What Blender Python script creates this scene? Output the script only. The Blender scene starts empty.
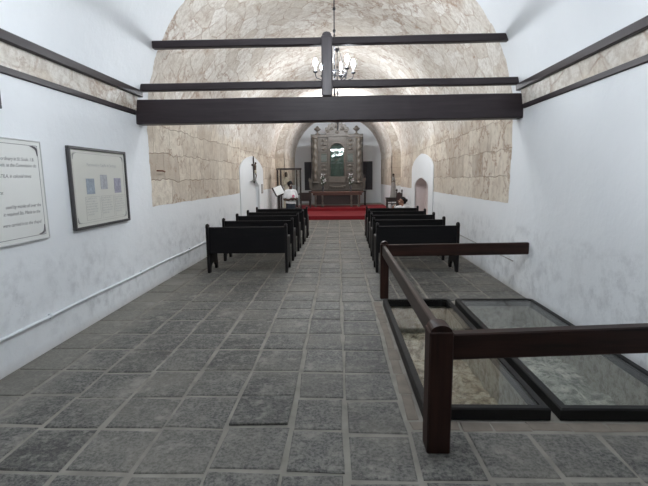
import bpy, bmesh, math, random
from mathutils import Vector, Matrix
random.seed(7)
PI = math.pi
C = bpy.context.scene.collection
S = bpy.context.scene

# ------------------------------------------------------------------ place, metres
XL, XR = -2.85, 2.55          # nave walls near the camera
AX, HW = -0.15, 2.70          # axis and half width
Z0 = 2.40                     # springing of the vault
YB, YS, YN, YF = -3.2, 6.55, 18.8, 23.6   # back wall, stone starts, end of nave, far wall
CX, CHW, CZ = 0.0, 2.32, 2.56  # chancel axis, half width, springing
def axis(y): return AX + 0.0115*max(0.0, y-6.5)

# ------------------------------------------------------------------ materials
def newmat(name):
    m = bpy.data.materials.new(name); m.use_nodes = True
    nt = m.node_tree; b = nt.nodes['Principled BSDF']
    return m, nt, b
def N(nt, t, **kw):
    n = nt.nodes.new(t)
    for k, v in kw.items():
        if k in n.inputs: n.inputs[k].default_value = v
        else: setattr(n, k, v)
    return n
def L(nt, a, b): nt.links.new(a, b)
def ramp(nt, src, pts):
    r = nt.nodes.new('ShaderNodeValToRGB'); e = r.color_ramp.elements
    while len(e) < len(pts): e.new(0.5)
    for i, (p, c) in enumerate(pts):
        e[i].position = p
        e[i].color = (c, c, c, 1) if isinstance(c, (int, float)) else (*c, 1)
    L(nt, src, r.inputs[0]); return r.outputs[0]
def mixc(nt, fac, a, b, mode='MIX'):
    n = nt.nodes.new('ShaderNodeMix'); n.data_type = 'RGBA'; n.blend_type = mode
    for sock, v in ((n.inputs[0], fac), (n.inputs[6], a), (n.inputs[7], b)):
        if hasattr(v, 'is_linked'): L(nt, v, sock)
        elif isinstance(v, (int, float)): sock.default_value = v
        else: sock.default_value = (*v, 1)
    return n.outputs[2]
def math_(nt, op, a, b=0.0, clamp=False):
    n = nt.nodes.new('ShaderNodeMath'); n.operation = op; n.use_clamp = clamp
    for i, v in enumerate((a, b)):
        if hasattr(v, 'is_linked'): L(nt, v, n.inputs[i])
        else: n.inputs[i].default_value = v
    return n.outputs[0]
def noise(nt, vec, scale, detail=4, rough=0.55, out='Fac'):
    n = N(nt, 'ShaderNodeTexNoise'); n.inputs['Scale'].default_value = scale
    n.inputs['Detail'].default_value = detail; n.inputs['Roughness'].default_value = rough
    if vec is not None: L(nt, vec, n.inputs['Vector'])
    return n.outputs[out]
def bump(nt, b, h, strength=0.3, dist=0.02):
    n = N(nt, 'ShaderNodeBump'); n.inputs['Strength'].default_value = strength
    n.inputs['Distance'].default_value = dist
    L(nt, h, n.inputs['Height']); L(nt, n.outputs[0], b.inputs['Normal'])
def simple(name, col, rough=0.5, var=0.15, scale=8, metal=0.0, bmp=0.1):
    m, nt, b = newmat(name)
    g = N(nt, 'ShaderNodeTexCoord').outputs['Object']
    n = noise(nt, g, scale)
    c = mixc(nt, n, tuple(max(0, x*(1-var)) for x in col), tuple(min(1, x*(1+var)) for x in col))
    L(nt, c, b.inputs['Base Color']); b.inputs['Roughness'].default_value = rough
    b.inputs['Metallic'].default_value = metal
    if bmp: bump(nt, b, n, bmp, 0.01)
    return m
def wood(name, c1, c2, rough=0.45, axis_=1, scale=5.0, bmp=0.25, spec=0.5):
    m, nt, b = newmat(name)
    g = N(nt, 'ShaderNodeTexCoord').outputs['Object']
    mp = N(nt, 'ShaderNodeMapping'); L(nt, g, mp.inputs[0])
    sc = [scale*4]*3; sc[axis_] = scale*0.3; mp.inputs['Scale'].default_value = sc
    n = noise(nt, mp.outputs[0], 1.0, 6, 0.6); n2 = noise(nt, g, 2.5, 3)
    f = math_(nt, 'MULTIPLY', ramp(nt, n, [(0.3, 0.0), (0.7, 1.0)]), math_(nt, 'ADD', n2, 0.3))
    L(nt, mixc(nt, f, c1, c2), b.inputs['Base Color'])
    b.inputs['Roughness'].default_value = rough
    b.inputs['Specular IOR Level'].default_value = spec
    bump(nt, b, n, bmp, 0.006)
    return m

def stone_nodes(nt):
    """pale limestone in metres on the UV map: coursed blocks low down, irregular slabs higher up"""
    uv = N(nt, 'ShaderNodeUVMap').outputs[0]
    wob = N(nt, 'ShaderNodeTexNoise'); wob.inputs['Scale'].default_value = 2.3; wob.inputs['Detail'].default_value = 5
    L(nt, uv, wob.inputs['Vector'])
    v = N(nt, 'ShaderNodeVectorMath', operation='MULTIPLY_ADD')
    L(nt, wob.outputs['Color'], v.inputs[0]); v.inputs[1].default_value = (0.20, 0.18, 0); L(nt, uv, v.inputs[2])
    br = N(nt, 'ShaderNodeTexBrick'); br.offset = 0.43; br.squash = 1.5; br.squash_frequency = 3
    br.inputs['Scale'].default_value = 1.0; br.inputs['Brick Width'].default_value = 0.62
    br.inputs['Row Height'].default_value = 0.43; br.inputs['Mortar Size'].default_value = 0.010
    br.inputs['Mortar Smooth'].default_value = 0.9
    br.inputs['Color1'].default_value = (0.46, 0.385, 0.31, 1); br.inputs['Color2'].default_value = (0.74, 0.665, 0.56, 1)
    br.inputs['Mortar'].default_value = (0.36, 0.27, 0.205, 1); br.inputs['Bias'].default_value = 0.05
    L(nt, v.outputs[0], br.inputs['Vector'])
    # irregular slabs of the vault
    mp = N(nt, 'ShaderNodeMapping'); L(nt, v.outputs[0], mp.inputs[0]); mp.inputs['Scale'].default_value = (2.2, 2.9, 1); mp.inputs['Rotation'].default_value = (0, 0, 0.5)
    ve = N(nt, 'ShaderNodeTexVoronoi', feature='DISTANCE_TO_EDGE'); ve.inputs['Scale'].default_value = 1.0; L(nt, mp.outputs[0], ve.inputs['Vector'])
    vc = N(nt, 'ShaderNodeTexVoronoi'); vc.inputs['Scale'].default_value = 1.0; L(nt, mp.outputs[0], vc.inputs['Vector'])
    ve.inputs['Randomness'].default_value = 0.6; vc.inputs['Randomness'].default_value = 0.6
    cell = N(nt, 'ShaderNodeSeparateColor'); L(nt, vc.outputs['Color'], cell.inputs[0])
    broken = ramp(nt, noise(nt, uv, 3.1, 4, 0.7), [(0.42, 0.15), (0.58, 1.0)])
    jn = math_(nt, 'MULTIPLY', ramp(nt, ve.outputs['Distance'], [(0.0, 0.85), (0.05, 0.0)]), broken)
    vcol = mixc(nt, cell.outputs[0], (0.66, 0.61, 0.545), (0.82, 0.795, 0.75))
    vcol = mixc(nt, jn, vcol, (0.40, 0.29, 0.215))
    vcol = mixc(nt, ramp(nt, noise(nt, uv, 19, 5, 0.75), [(0.40, 0.45), (0.55, 0.0)]), vcol, (0.48, 0.42, 0.355))
    sv = N(nt, 'ShaderNodeSeparateXYZ'); L(nt, uv, sv.inputs[0])
    hi = ramp(nt, math_(nt, 'MULTIPLY', math_(nt, 'ADD', sv.outputs[1], math_(nt, 'MULTIPLY', noise(nt, uv, 2.0, 2), 0.6)), 0.2), [(0.58, 0.0), (0.62, 1.0)])
    low = mixc(nt, ramp(nt, noise(nt, uv, 1.4, 5, 0.6), [(0.42, 0.0), (0.64, 0.6)]), br.outputs['Color'], (0.74, 0.69, 0.60))
    col = mixc(nt, hi, low, vcol)
    big = noise(nt, uv, 0.9, 5, 0.6)
    # tooling and pitting
    mp2 = N(nt, 'ShaderNodeMapping'); L(nt, uv, mp2.inputs[0]); mp2.inputs['Scale'].default_value = (8, 5.5, 1)
    tool = noise(nt, mp2.outputs[0], 1.0, 7, 0.68)
    col = mixc(nt, ramp(nt, tool, [(0.38, 0.5), (0.54, 0.0)]), col, (0.43, 0.36, 0.30))
    # brown veins
    vn = noise(nt, v.outputs[0], 1.5, 6, 0.62)
    d = math_(nt, 'ABSOLUTE', math_(nt, 'SUBTRACT', vn, 0.5))
    gate = ramp(nt, noise(nt, uv, 0.7, 2), [(0.44, 0.1), (0.58, 0.9)])
    col = mixc(nt, math_(nt, 'MULTIPLY', ramp(nt, d, [(0.0, 0.9), (0.026, 0.0)]), gate), col, (0.33, 0.22, 0.155))
    sp = noise(nt, uv, 2.3, 5, 0.7)
    col = mixc(nt, ramp(nt, sp, [(0.63, 0.0), (0.72, 0.8)]), col, (0.30, 0.18, 0.11))
    gr = noise(nt, uv, 30, 3)
    jh = math_(nt, 'ADD', math_(nt, 'MULTIPLY', br.outputs['Fac'], math_(nt, 'SUBTRACT', 1.0, hi)), math_(nt, 'MULTIPLY', jn, hi))
    h = math_(nt, 'ADD', math_(nt, 'MULTIPLY', jh, -0.5), math_(nt, 'ADD', math_(nt, 'MULTIPLY', big, 0.7), math_(nt, 'MULTIPLY', math_(nt, 'ADD', gr, tool), 0.3)))
    return col, h
def plaster_nodes(nt, pos, sep, stains=True):
    a = noise(nt, pos, 1.3, 4); b_ = noise(nt, pos, 6, 6, 0.65)
    col = mixc(nt, a, (0.76, 0.785, 0.81), (0.83, 0.848, 0.865))
    if stains:
        low = ramp(nt, sep.outputs[2], [(0.0, 0.6), (0.55, 0.45), (0.93, 0.3), (1.0, 0.0)])
        lown = math_(nt, 'MULTIPLY', low, ramp(nt, b_, [(0.46, 0.0), (0.66, 1.0)]))
        gate = ramp(nt, noise(nt, pos, 0.8, 3), [(0.40, 0.1), (0.56, 1.0)])
        col = mixc(nt, math_(nt, 'MULTIPLY', lown, gate), col, (0.42, 0.43, 0.45))
        sc = noise(nt, pos, 22, 4, 0.7)
        col = mixc(nt, math_(nt, 'MULTIPLY', ramp(nt, sc, [(0.60, 0.0), (0.70, 0.6)]), math_(nt, 'MULTIPLY', gate, low)), col, (0.35, 0.36, 0.38))
        # faint greyer band right at the floor
        foot = ramp(nt, math_(nt, 'ADD', sep.outputs[2], math_(nt, 'MULTIPLY', b_, 0.12)), [(0.05, 0.55), (0.16, 0.0)])
        col = mixc(nt, foot, col, (0.55, 0.53, 0.50))
    h = math_(nt, 'ADD', math_(nt, 'MULTIPLY', a, 0.8), math_(nt, 'MULTIPLY', b_, 0.35))
    return col, h
def make_wallmat(name, ystart, zstart):
    m, nt, b = newmat(name)
    pos = N(nt, 'ShaderNodeNewGeometry').outputs['Position']
    sep = N(nt, 'ShaderNodeSeparateXYZ'); L(nt, pos, sep.inputs[0])
    sc, sh = stone_nodes(nt); pc, ph = plaster_nodes(nt, pos, sep)
    j = math_(nt, 'MULTIPLY', math_(nt, 'SUBTRACT', noise(nt, pos, 3.0, 4), 0.5), 0.16)
    my = math_(nt, 'GREATER_THAN', math_(nt, 'ADD', sep.outputs[1], j), ystart)
    mz = math_(nt, 'GREATER_THAN', math_(nt, 'ADD', sep.outputs[2], math_(nt, 'MULTIPLY', j, 0.3)), zstart)
    k = math_(nt, 'MULTIPLY', my, mz)
    L(nt, mixc(nt, k, pc, sc), b.inputs['Base Color'])
    hh = nt.nodes.new('ShaderNodeMix'); hh.data_type = 'FLOAT'
    L(nt, k, hh.inputs[0]); L(nt, ph, hh.inputs[2]); L(nt, sh, hh.inputs[3])
    bump(nt, b, hh.outputs[0], 0.7, 0.03)
    b.inputs['Roughness'].default_value = 0.88; b.inputs['Specular IOR Level'].default_value = 0.25
    return m
M = {}
M['wall'] = make_wallmat('painted_and_bare_wall', YS, 1.24)
M['chancel'] = make_wallmat('chancel_wall', 10.0, 1.28)
def plain_plaster():
    m, nt, b = newmat('white_plaster')
    pos = N(nt, 'ShaderNodeNewGeometry').outputs['Position']
    sep = N(nt, 'ShaderNodeSeparateXYZ'); L(nt, pos, sep.inputs[0])
    c, h = plaster_nodes(nt, pos, sep, False)
    L(nt, c, b.inputs['Base Color']); bump(nt, b, h, 0.4, 0.02); b.inputs['Roughness'].default_value = 0.9
    return m
M['plaster'] = plain_plaster()
def stone_only():
    m, nt, b = newmat('bare_stone'); c, h = stone_nodes(nt)
    L(nt, c, b.inputs['Base Color']); bump(nt, b, h, 0.7, 0.03); b.inputs['Roughness'].default_value = 0.9
    return m
M['stone'] = stone_only()
def slab_mat():
    m, nt, b = newmat('grey_stone_slab')
    g = N(nt, 'ShaderNodeNewGeometry'); pos = g.outputs['Position']
    rnd = g.outputs['Random Per Island']
    n1 = noise(nt, pos, 4, 5, 0.6); n2 = noise(nt, pos, 45, 4, 0.7); n3 = noise(nt, pos, 1.1, 3)
    base = mixc(nt, rnd, (0.080, 0.076, 0.070), (0.150, 0.144, 0.132))
    base = mixc(nt, ramp(nt, n1, [(0.35, 0.0), (0.7, 0.6)]), base, (0.20, 0.195, 0.178))
    base = mixc(nt, ramp(nt, n2, [(0.42, 0.75), (0.56, 0.0)]), base, (0.028, 0.028, 0.028))
    base = mixc(nt, ramp(nt, noise(nt, pos, 14, 5, 0.7), [(0.50, 0.0), (0.66, 0.65)]), base, (0.27, 0.26, 0.23))
    base = mixc(nt, ramp(nt, n3, [(0.46, 0.0), (0.66, 0.5)]), base, (0.21, 0.195, 0.165))
    sx = N(nt, 'ShaderNodeSeparateXYZ'); L(nt, pos, sx.inputs[0])
    edge = ramp(nt, math_(nt, 'MULTIPLY', math_(nt, 'ADD', math_(nt, 'ADD', sx.outputs[0], 2.85), math_(nt, 'MULTIPLY', noise(nt, pos, 3.5, 5, 0.7), -0.7)), 1.0), [(0.0, 0.5), (0.35, 0.0)])
    base = mixc(nt, edge, base, (0.25, 0.235, 0.205))
    smear = noise(nt, pos, 2.6, 6, 0.72)
    base = mixc(nt, ramp(nt, smear, [(0.55, 0.0), (0.66, 0.7)]), base, (0.27, 0.255, 0.225))
    L(nt, base, b.inputs['Base Color'])
    b.inputs['Roughness'].default_value = 0.62; b.inputs['Specular IOR Level'].default_value = 0.35
    h = math_(nt, 'ADD', math_(nt, 'MULTIPLY', n1, 0.7), math_(nt, 'MULTIPLY', n2, 0.4))
    bump(nt, b, h, 0.6, 0.012)
    return m
M['slab'] = slab_mat()
M['grout'] = simple('floor_mortar', (0.245, 0.23, 0.20), 0.9, 0.6, 4, bmp=0.5)
M['edging'] = simple('brick_edging', (0.20, 0.17, 0.14), 0.9, 0.45, 6, bmp=0.5)
M['beam'] = wood('dark_beam_wood', (0.020, 0.014, 0.017), (0.043, 0.032, 0.036), 0.45, 0, spec=.35)
M['beamy'] = wood('dark_strip_wood', (0.022, 0.017, 0.02), (0.042, 0.033, 0.037), 0.4, 1, spec=.25)
M['beamz'] = wood('dark_post_wood', (0.045, 0.036, 0.042), (0.085, 0.07, 0.078), 0.40, 2)
M['rail'] = wood('red_brown_rail_wood', (0.011, 0.005, 0.004), (0.045, 0.018, 0.012), 0.5, 0, spec=0.22)
M['raily'] = wood('red_brown_rail_wood_long', (0.014, 0.008, 0.0065), (0.046, 0.024, 0.018), 0.42, 1, spec=0.35)
M['post'] = wood('red_brown_post_wood', (0.012, 0.0055, 0.0045), (0.050, 0.020, 0.013), 0.5, 2, spec=0.22)
M['pew'] = wood('black_pew_wood', (0.004, 0.004, 0.005), (0.009, 0.008, 0.009), 0.5, 0, bmp=0.1, spec=0.18)
M['pewy'] = wood('black_pew_end_wood', (0.006, 0.0055, 0.006), (0.014, 0.012, 0.013), 0.5, 2, bmp=0.1, spec=0.2)
M['blackframe'] = simple('black_hatch_frame', (0.008, 0.0075, 0.0075), 0.5, 0.4, 12, bmp=0.2)
M['blackframe'].node_tree.nodes['Principled BSDF'].inputs['Specular IOR Level'].default_value = 0.25
M['iron'] = simple('wrought_iron', (0.05, 0.05, 0.055), 0.4, 0.2, 20, metal=0.7)
M['candle'] = simple('candle_sleeve', (0.7, 0.7, 0.68), 0.5, 0.05)
M['carpet'] = simple('red_carpet', (0.20, 0.008, 0.014), 0.95, 0.25, 30, bmp=0.4)
M['altar'] = simple('carved_grey_brown_wood', (0.082, 0.070, 0.058), 0.5, 0.45, 14, bmp=0.9)
M['altar2'] = simple('carved_pale_relief', (0.115, 0.10, 0.083), 0.5, 0.5, 18, bmp=0.9)
M['altardark'] = simple('altar_case_side', (0.025, 0.02, 0.02), 0.4, 0.3)
M['tablewood'] = simple('altar_table_wood', (0.12, 0.055, 0.04), 0.45, 0.3)
M['dark'] = simple('dark_brown_wood', (0.028, 0.017, 0.015), 0.45, 0.3)
M['shutter'] = simple('dark_shutter', (0.028, 0.026, 0.034), 0.5, 0.3)
M['robe'] = simple('cream_cloth', (0.55, 0.50, 0.40), 0.85, 0.2, 10)
M['robeg'] = simple('grey_cloth', (0.27, 0.26, 0.25), 0.85, 0.3, 10)
M['skin'] = simple('dark_brown_skin', (0.060, 0.028, 0.019), 0.5, 0.1)
M['skin2'] = simple('light_brown_skin', (0.38, 0.20, 0.14), 0.5, 0.1)
M['figskin'] = simple('painted_figure_skin', (0.10, 0.062, 0.045), 0.5, 0.2)
M['hair'] = simple('black_hair', (0.008, 0.007, 0.007), 0.85, 0.3, 40)
M['shirt'] = simple('white_shirt', (0.80, 0.80, 0.82), 0.85, 0.06, 12)
M['pink'] = simple('pink_print', (0.62, 0.16, 0.26), 0.8, 0.3, 25)
M['skirt'] = simple('dark_skirt', (0.02, 0.028, 0.04), 0.85, 0.2)
M['eye'] = simple('eye_white', (0.7, 0.7, 0.68), 0.3, 0.02)
M['lip'] = simple('lips', (0.18, 0.06, 0.05), 0.5, 0.1)
M['paper'] = simple('paper_cream', (0.66, 0.655, 0.60), 0.55, 0.04, 3, bmp=0)
M['paperw'] = simple('paper_white', (0.72, 0.725, 0.70), 0.5, 0.04, 3, bmp=0)
M['sheet'] = simple('white_sheet', (0.82, 0.83, 0.83), 0.7, 0.03, bmp=0)
M['ink'] = simple('grey_ink', (0.16, 0.15, 0.16), 0.7, 0.1, bmp=0)
M['inkl'] = simple('pale_grey_ink', (0.44, 0.44, 0.44), 0.7, 0.1, bmp=0)
M['rule'] = simple('border_rule', (0.40, 0.39, 0.37), 0.6, 0.1, bmp=0)
M['frame'] = simple('dark_grey_frame', (0.055, 0.053, 0.055), 0.4, 0.15)
M['framep'] = simple('pale_metal_frame', (0.52, 0.52, 0.52), 0.4, 0.05)
M['picblue'] = simple('blue_grey_print', (0.34, 0.39, 0.45), 0.6, 0.6, 25, bmp=0)
M['picgrey'] = simple('grey_print', (0.42, 0.43, 0.46), 0.6, 0.5, 25, bmp=0)
M['picviol'] = simple('violet_grey_print', (0.36, 0.35, 0.43), 0.6, 0.6, 25, bmp=0)
M['pipe'] = simple('painted_conduit', (0.74, 0.77, 0.80), 0.5, 0.05)
M['cable'] = simple('grey_cable', (0.33, 0.31, 0.30), 0.6, 0.1)
M['rust'] = simple('rusty_iron', (0.17, 0.06, 0.035), 0.8, 0.4, 30)
M['niche'] = simple('pinkish_plaster', (0.70, 0.61, 0.60), 0.9, 0.08, 3)
M['petal'] = simple('white_petal', (0.55, 0.55, 0.57), 0.7, 0.05)
M['stemg'] = simple('dark_leaf', (0.04, 0.055, 0.035), 0.7, 0.3)
M['vase'] = simple('dark_vase', (0.05, 0.05, 0.06), 0.3, 0.2)
M['green'] = simple('green_grey_cloth', (0.085, 0.10, 0.088), 0.7, 0.3)
def rubble_mat(name, c1, c2, c3):
    m, nt, b = newmat(name)
    pos = N(nt, 'ShaderNodeNewGeometry').outputs['Position']
    n1 = noise(nt, pos, 3.0, 6, 0.65); n2 = noise(nt, pos, 14, 6, 0.7)
    c = mixc(nt, ramp(nt, n1, [(0.35, 0.0), (0.62, 1.0)]), c1, c2)
    c = mixc(nt, ramp(nt, n2, [(0.40, 0.8), (0.55, 0.0)]), c, c3)
    L(nt, c, b.inputs['Base Color']); b.inputs['Roughness'].default_value = 0.95
    bump(nt, b, math_(nt, 'ADD', n1, n2), 1.0, 0.05)
    return m
M['rub1'] = rubble_mat('sandy_brown_rubble', (0.38, 0.31, 0.22), (0.72, 0.65, 0.53), (0.15, 0.105, 0.07))
M['rub2'] = rubble_mat('green_grey_rubble', (0.30, 0.30, 0.265), (0.80, 0.77, 0.70), (0.13, 0.14, 0.12))
M['pitwall'] = rubble_mat('pit_wall_stone', (0.44, 0.42, 0.37), (0.50, 0.48, 0.43), (0.24, 0.21, 0.17))
def glass(name, tint=(0.985, 0.99, 0.985)):
    m, nt, b = newmat(name)
    nt.nodes.remove(b); out = nt.nodes['Material Output']
    t = N(nt, 'ShaderNodeBsdfTransparent'); t.inputs[0].default_value = (*tint, 1)
    g = N(nt, 'ShaderNodeBsdfGlossy'); g.inputs['Roughness'].default_value = 0.0
    lw = N(nt, 'ShaderNodeLayerWeight'); lw.inputs[0].default_value = 0.5
    f5 = math_(nt, 'POWER', lw.outputs['Facing'], 5.0)
    fr = math_(nt, 'ADD', math_(nt, 'MULTIPLY', f5, 0.9), 0.04)
    mx = N(nt, 'ShaderNodeMixShader')
    L(nt, fr, mx.inputs[0]); L(nt, t.outputs[0], mx.inputs[1]); L(nt, g.outputs[0], mx.inputs[2])
    L(nt, mx.outputs[0], out.inputs[0])
    return m
M['glass'] = glass('clear_glass')
M['glassh'] = glass('thick_glass', (0.93, 0.94, 0.92))
M['glassg'] = glass('greenish_glass', (0.82, 0.87, 0.85))
def bulb_mat(name, strength):
    m, nt, b = newmat(name)
    b.inputs['Base Color'].default_value = (0.9, 0.9, 0.9, 1)
    b.inputs['Emission Color'].default_value = (0.90, 0.95, 1.0, 1)
    b.inputs['Emission Strength'].default_value = strength
    return m
M['bulb'] = bulb_mat('lit_bulb', 430)
M['bulbmid'] = bulb_mat('nave_bulb', 300)
M['bulb_added_front'] = bulb_mat('added_entrance_bulb', 430)  # for the added chandelier out of view at the entrance end
M['bulbdim'] = bulb_mat('dim_bulb', 60)
M['bulb_added_chancel'] = bulb_mat('added_chancel_bulb', 680)  # for the added chandelier that brightens the chancel

# ------------------------------------------------------------------ mesh helpers
def obj(name, bm, mat, parent=None, loc=None, smooth=False, kind=None, recalc=True):
    me = bpy.data.meshes.new(name)
    if recalc: bmesh.ops.recalc_face_normals(bm, faces=bm.faces[:])
    if smooth:
        for f in bm.faces: f.smooth = True
    bm.to_mesh(me); bm.free()
    for mm in (mat if isinstance(mat, (list, tuple)) else [mat]): me.materials.append(mm)
    o = bpy.data.objects.new(name, me); C.objects.link(o)
    if parent is not None: o.parent = parent
    if loc is not None: o.location = loc
    if kind: o['kind'] = kind
    return o
def thing(name, label, cat, loc=(0, 0, 0), rz=0.0, group=None):
    o = bpy.data.objects.new(name, None); C.objects.link(o)
    o.empty_display_size = 0.1
    o.location = loc; o.rotation_euler = (0, 0, rz); o['label'] = label; o['category'] = cat
    if group: o['group'] = group
    return o
def tag(o, label, cat, group=None):
    o['label'] = label; o['category'] = cat
    if group: o['group'] = group
    return o
def nb(): return bmesh.new()
def box(bm, x0, x1, y0, y1, z0, z1, bev=0.0, mi=0, rot=None, seg=1):
    g = bmesh.ops.create_cube(bm, size=1.0)
    vs = g['verts']
    for v in vs:
        v.co = Vector(((x0+x1)/2 + v.co.x*(x1-x0), (y0+y1)/2 + v.co.y*(y1-y0), (z0+z1)/2 + v.co.z*(z1-z0)))
    if bev > 0:
        es = list({e for v in vs for e in v.link_edges})
        r = bmesh.ops.bevel(bm, geom=es, offset=bev, segments=seg, affect='EDGES', profile=0.5)
        vs = list({v for f in r['faces'] for v in f.verts} | {v for v in vs if v.is_valid})
    if rot is not None:
        bmesh.ops.transform(bm, matrix=rot, verts=vs)
    if mi:
        for f in {f for v in vs for f in v.link_faces}: f.material_index = mi
    return vs
def tube(bm, pts, rad, n=8, cap=True):
    """round tube through pts; rad a number or list"""
    pts = [Vector(p) for p in pts]
    rs = rad if isinstance(rad, (list, tuple)) else [rad]*len(pts)
    rings = []; prev = None
    for i, p in enumerate(pts):
        a = pts[max(0, i-1)]; b = pts[min(len(pts)-1, i+1)]
        t = (b-a).normalized()
        if prev is None:
            ref = Vector((0, 0, 1)) if abs(t.z) < 0.9 else Vector((1, 0, 0))
            u = t.cross(ref).normalized()
        else:
            u = (prev - t*prev.dot(t)).normalized()
        prev = u; w = t.cross(u)
        rings.append([bm.verts.new(p + (u*math.cos(2*PI*k/n) + w*math.sin(2*PI*k/n))*rs[i]) for k in range(n)])
    for i in range(len(rings)-1):
        for k in range(n):
            bm.faces.new((rings[i][k], rings[i][(k+1) % n], rings[i+1][(k+1) % n], rings[i+1][k]))
    if cap:
        bm.faces.new(rings[0][::-1]); bm.faces.new(rings[-1])
    return rings
def lathe(bm, prof, n=16, c=(0, 0, 0)):
    """prof: list of (r, z)"""
    rings = []
    for r, z in prof:
        r = max(r, 0.0004)
        rings.append([bm.verts.new((c[0]+r*math.cos(2*PI*k/n), c[1]+r*math.sin(2*PI*k/n), c[2]+z)) for k in range(n)])
    for i in range(len(rings)-1):
        for k in range(n):
            bm.faces.new((rings[i][k], rings[i][(k+1) % n], rings[i+1][(k+1) % n], rings[i+1][k]))
    bm.faces.new(rings[0][::-1]); bm.faces.new(rings[-1])
def prism(bm, outline, fn0, fn1):
    """outline of 2D points, fn0 / fn1 turn one into the 3D point of each face"""
    a = [bm.verts.new(fn0(p)) for p in outline]; b = [bm.verts.new(fn1(p)) for p in outline]
    n = len(a)
    bm.faces.new(a[::-1]); bm.faces.new(b)
    for i in range(n): bm.faces.new((a[i], a[(i+1) % n], b[(i+1) % n], b[i]))
def ball(bm, c, r, sc=(1, 1, 1), sub=2, rot=None):
    g = bmesh.ops.create_icosphere(bm, subdivisions=sub, radius=1.0)
    for v in g['verts']:
        p = Vector((v.co.x*r*sc[0], v.co.y*r*sc[1], v.co.z*r*sc[2]))
        if rot: p = rot @ p
        v.co = p + Vector(c)
    return g['verts']
def uvmap(bm, fn):
    uvl = bm.loops.layers.uv.new('UVMap')
    for f in bm.faces:
        for l in f.loops: l[uvl].uv = fn(l.vert.co, f)

# ------------------------------------------------------------------ room shell
def pointed(yc, hw, zs, za, n=8):
    """left spring -> apex -> right spring of a gently pointed arch"""
    pts = []
    R = 1.45; top = math.sqrt(R*R-(R-1)**2)
    for i in range(n+1):
        a = i/n*math.asin(top/R)
        x = R*math.cos(a)-(R-1)
        pts.append((yc - hw*x, zs + (za-zs)*R*math.sin(a)/top))
    return pts + [(2*yc-p[0], p[1]) for p in pts[-2::-1]]
NICHE = {-1: (14.0, 1.0), 1: (13.8, 1.2)}
def side_wall(side, name):
    yc, hw = NICHE[side]
    arch = pointed(yc, hw, 1.30, 1.62)
    out = [(YB, 0), ] + [(6.5, 0)] + [(yc-hw, 0)] + arch + [(yc+hw, 0), (YN, 0), (YN, Z0), (14, Z0), (6.5, Z0), (YB, Z0)]
    X = lambda y: axis(y) + side*HW
    bm = nb()
    T = 0.5
    # inner skin cut into strips so that the slight bend is followed
    ys = [YB, 6.5, yc-hw] + [p[0] for p in arch] + [YN]
    cols = [(YB, 6.5, 0, 0), (6.5, yc-hw, 0, 0)] + [(arch[i][0], arch[i+1][0], arch[i][1], arch[i+1][1]) for i in range(len(arch)-1) if arch[i+1][0]-arch[i][0] > 1e-4] + [(yc+hw, YN, 0, 0)]
    for y0, y1, za, zb in cols:
        prism(bm, [(y0, za), (y1, zb), (y1, Z0), (y0, Z0)], lambda p: (X(p[0]), p[0], p[1]), lambda p: (X(p[0])+side*T, p[0], p[1]))
    bmesh.ops.remove_doubles(bm, verts=bm.verts, dist=1e-4)
    bmesh.ops.recalc_face_normals(bm, faces=bm.faces[:])
    for f in bm.faces:
        if abs(f.normal.x) < 0.7: f.material_index = 1
    uvmap(bm, lambda c, f: (c.y + (0 if side < 0 else 7.3), c.z))
    o = obj(name, bm, [M['wall'], M['plaster'] if side < 0 else M['niche']], kind='structure')
    # back of the niche
    bm = nb(); dep = 0.10 if side < 0 else 0.34
    prism(bm, [(yc-hw-0.05, 0), (yc+hw+0.05, 0), (yc+hw+0.05, 1.75), (yc-hw-0.05, 1.75)],
          lambda p: (X(p[0])+side*dep, p[0], p[1]), lambda p: (X(p[0])+side*(dep+0.05), p[0], p[1]))
    obj('trim_%d' % (1 if side < 0 else 2), bm, M['plaster'] if side < 0 else M['niche'], kind='structure')
    # raised white surround
    sh = 1.78 if side < 0 else 1.85
    outer = pointed(yc, sh, 1.86, 2.36, 12); inner = pointed(yc, hw, 1.30, 1.62, 12)
    bm = nb()
    P0 = [(yc-sh, 0)] + outer + [(yc+sh, 0)]; P1 = [(yc-hw, 0)] + inner + [(yc+hw, 0)]
    for i in range(len(P0)-1):
        prism(bm, [P0[i], P0[i+1], P1[i+1], P1[i]], lambda p: (X(p[0])-side*0.025, p[0], p[1]), lambda p: (X(p[0])+side*0.02, p[0], p[1]))
    bmesh.ops.remove_doubles(bm, verts=bm.verts, dist=1e-4)
    obj('trim_%d' % (3 if side < 0 else 4), bm, M['plaster'], kind='structure')
side_wall(-1, 'wall_left'); side_wall(1, 'wall_right')

def vault(name, y0, y1, hw, z0, ax, mat, ny, T=0.35, n=48):
    bm = nb()
    ys = [y0 + (y1-y0)*i/ny for i in range(ny+1)]
    def ring(y, r):
        return [bm.verts.new((ax(y) - r*math.cos(PI*k/n), y, z0 + r*math.sin(PI*k/n))) for k in range(n+1)]
    ins = [ring(y, hw) for y in ys]; outs = [ring(y, hw+T) for y in ys]
    for i in range(ny):
        for k in range(n):
            bm.faces.new((ins[i][k], ins[i][k+1], ins[i+1][k+1], ins[i+1][k]))
            bm.faces.new((outs[i][k], outs[i+1][k], outs[i+1][k+1], outs[i][k+1]))
    def f(c, face):
        a = math.atan2(c.z-z0, -(c.x-ax(c.y)))
        if face.calc_center_median().x > ax(c.y): return (c.y + 7.3, z0 + hw*(PI-a))
        return (c.y, z0 + hw*a)
    uvmap(bm, f)
    ni = ny*n*2
    for k, fc in enumerate(bm.faces):
        fc.smooth = k < ni
    o = obj(name, bm, mat, kind='structure')
    return o
vault('ceiling', YB, YN, HW, Z0, axis, M['wall'], 22)
vault('ceiling_chancel', YN, YF+0.2, CHW, CZ, lambda y: CX, M['chancel'], 6)
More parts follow.
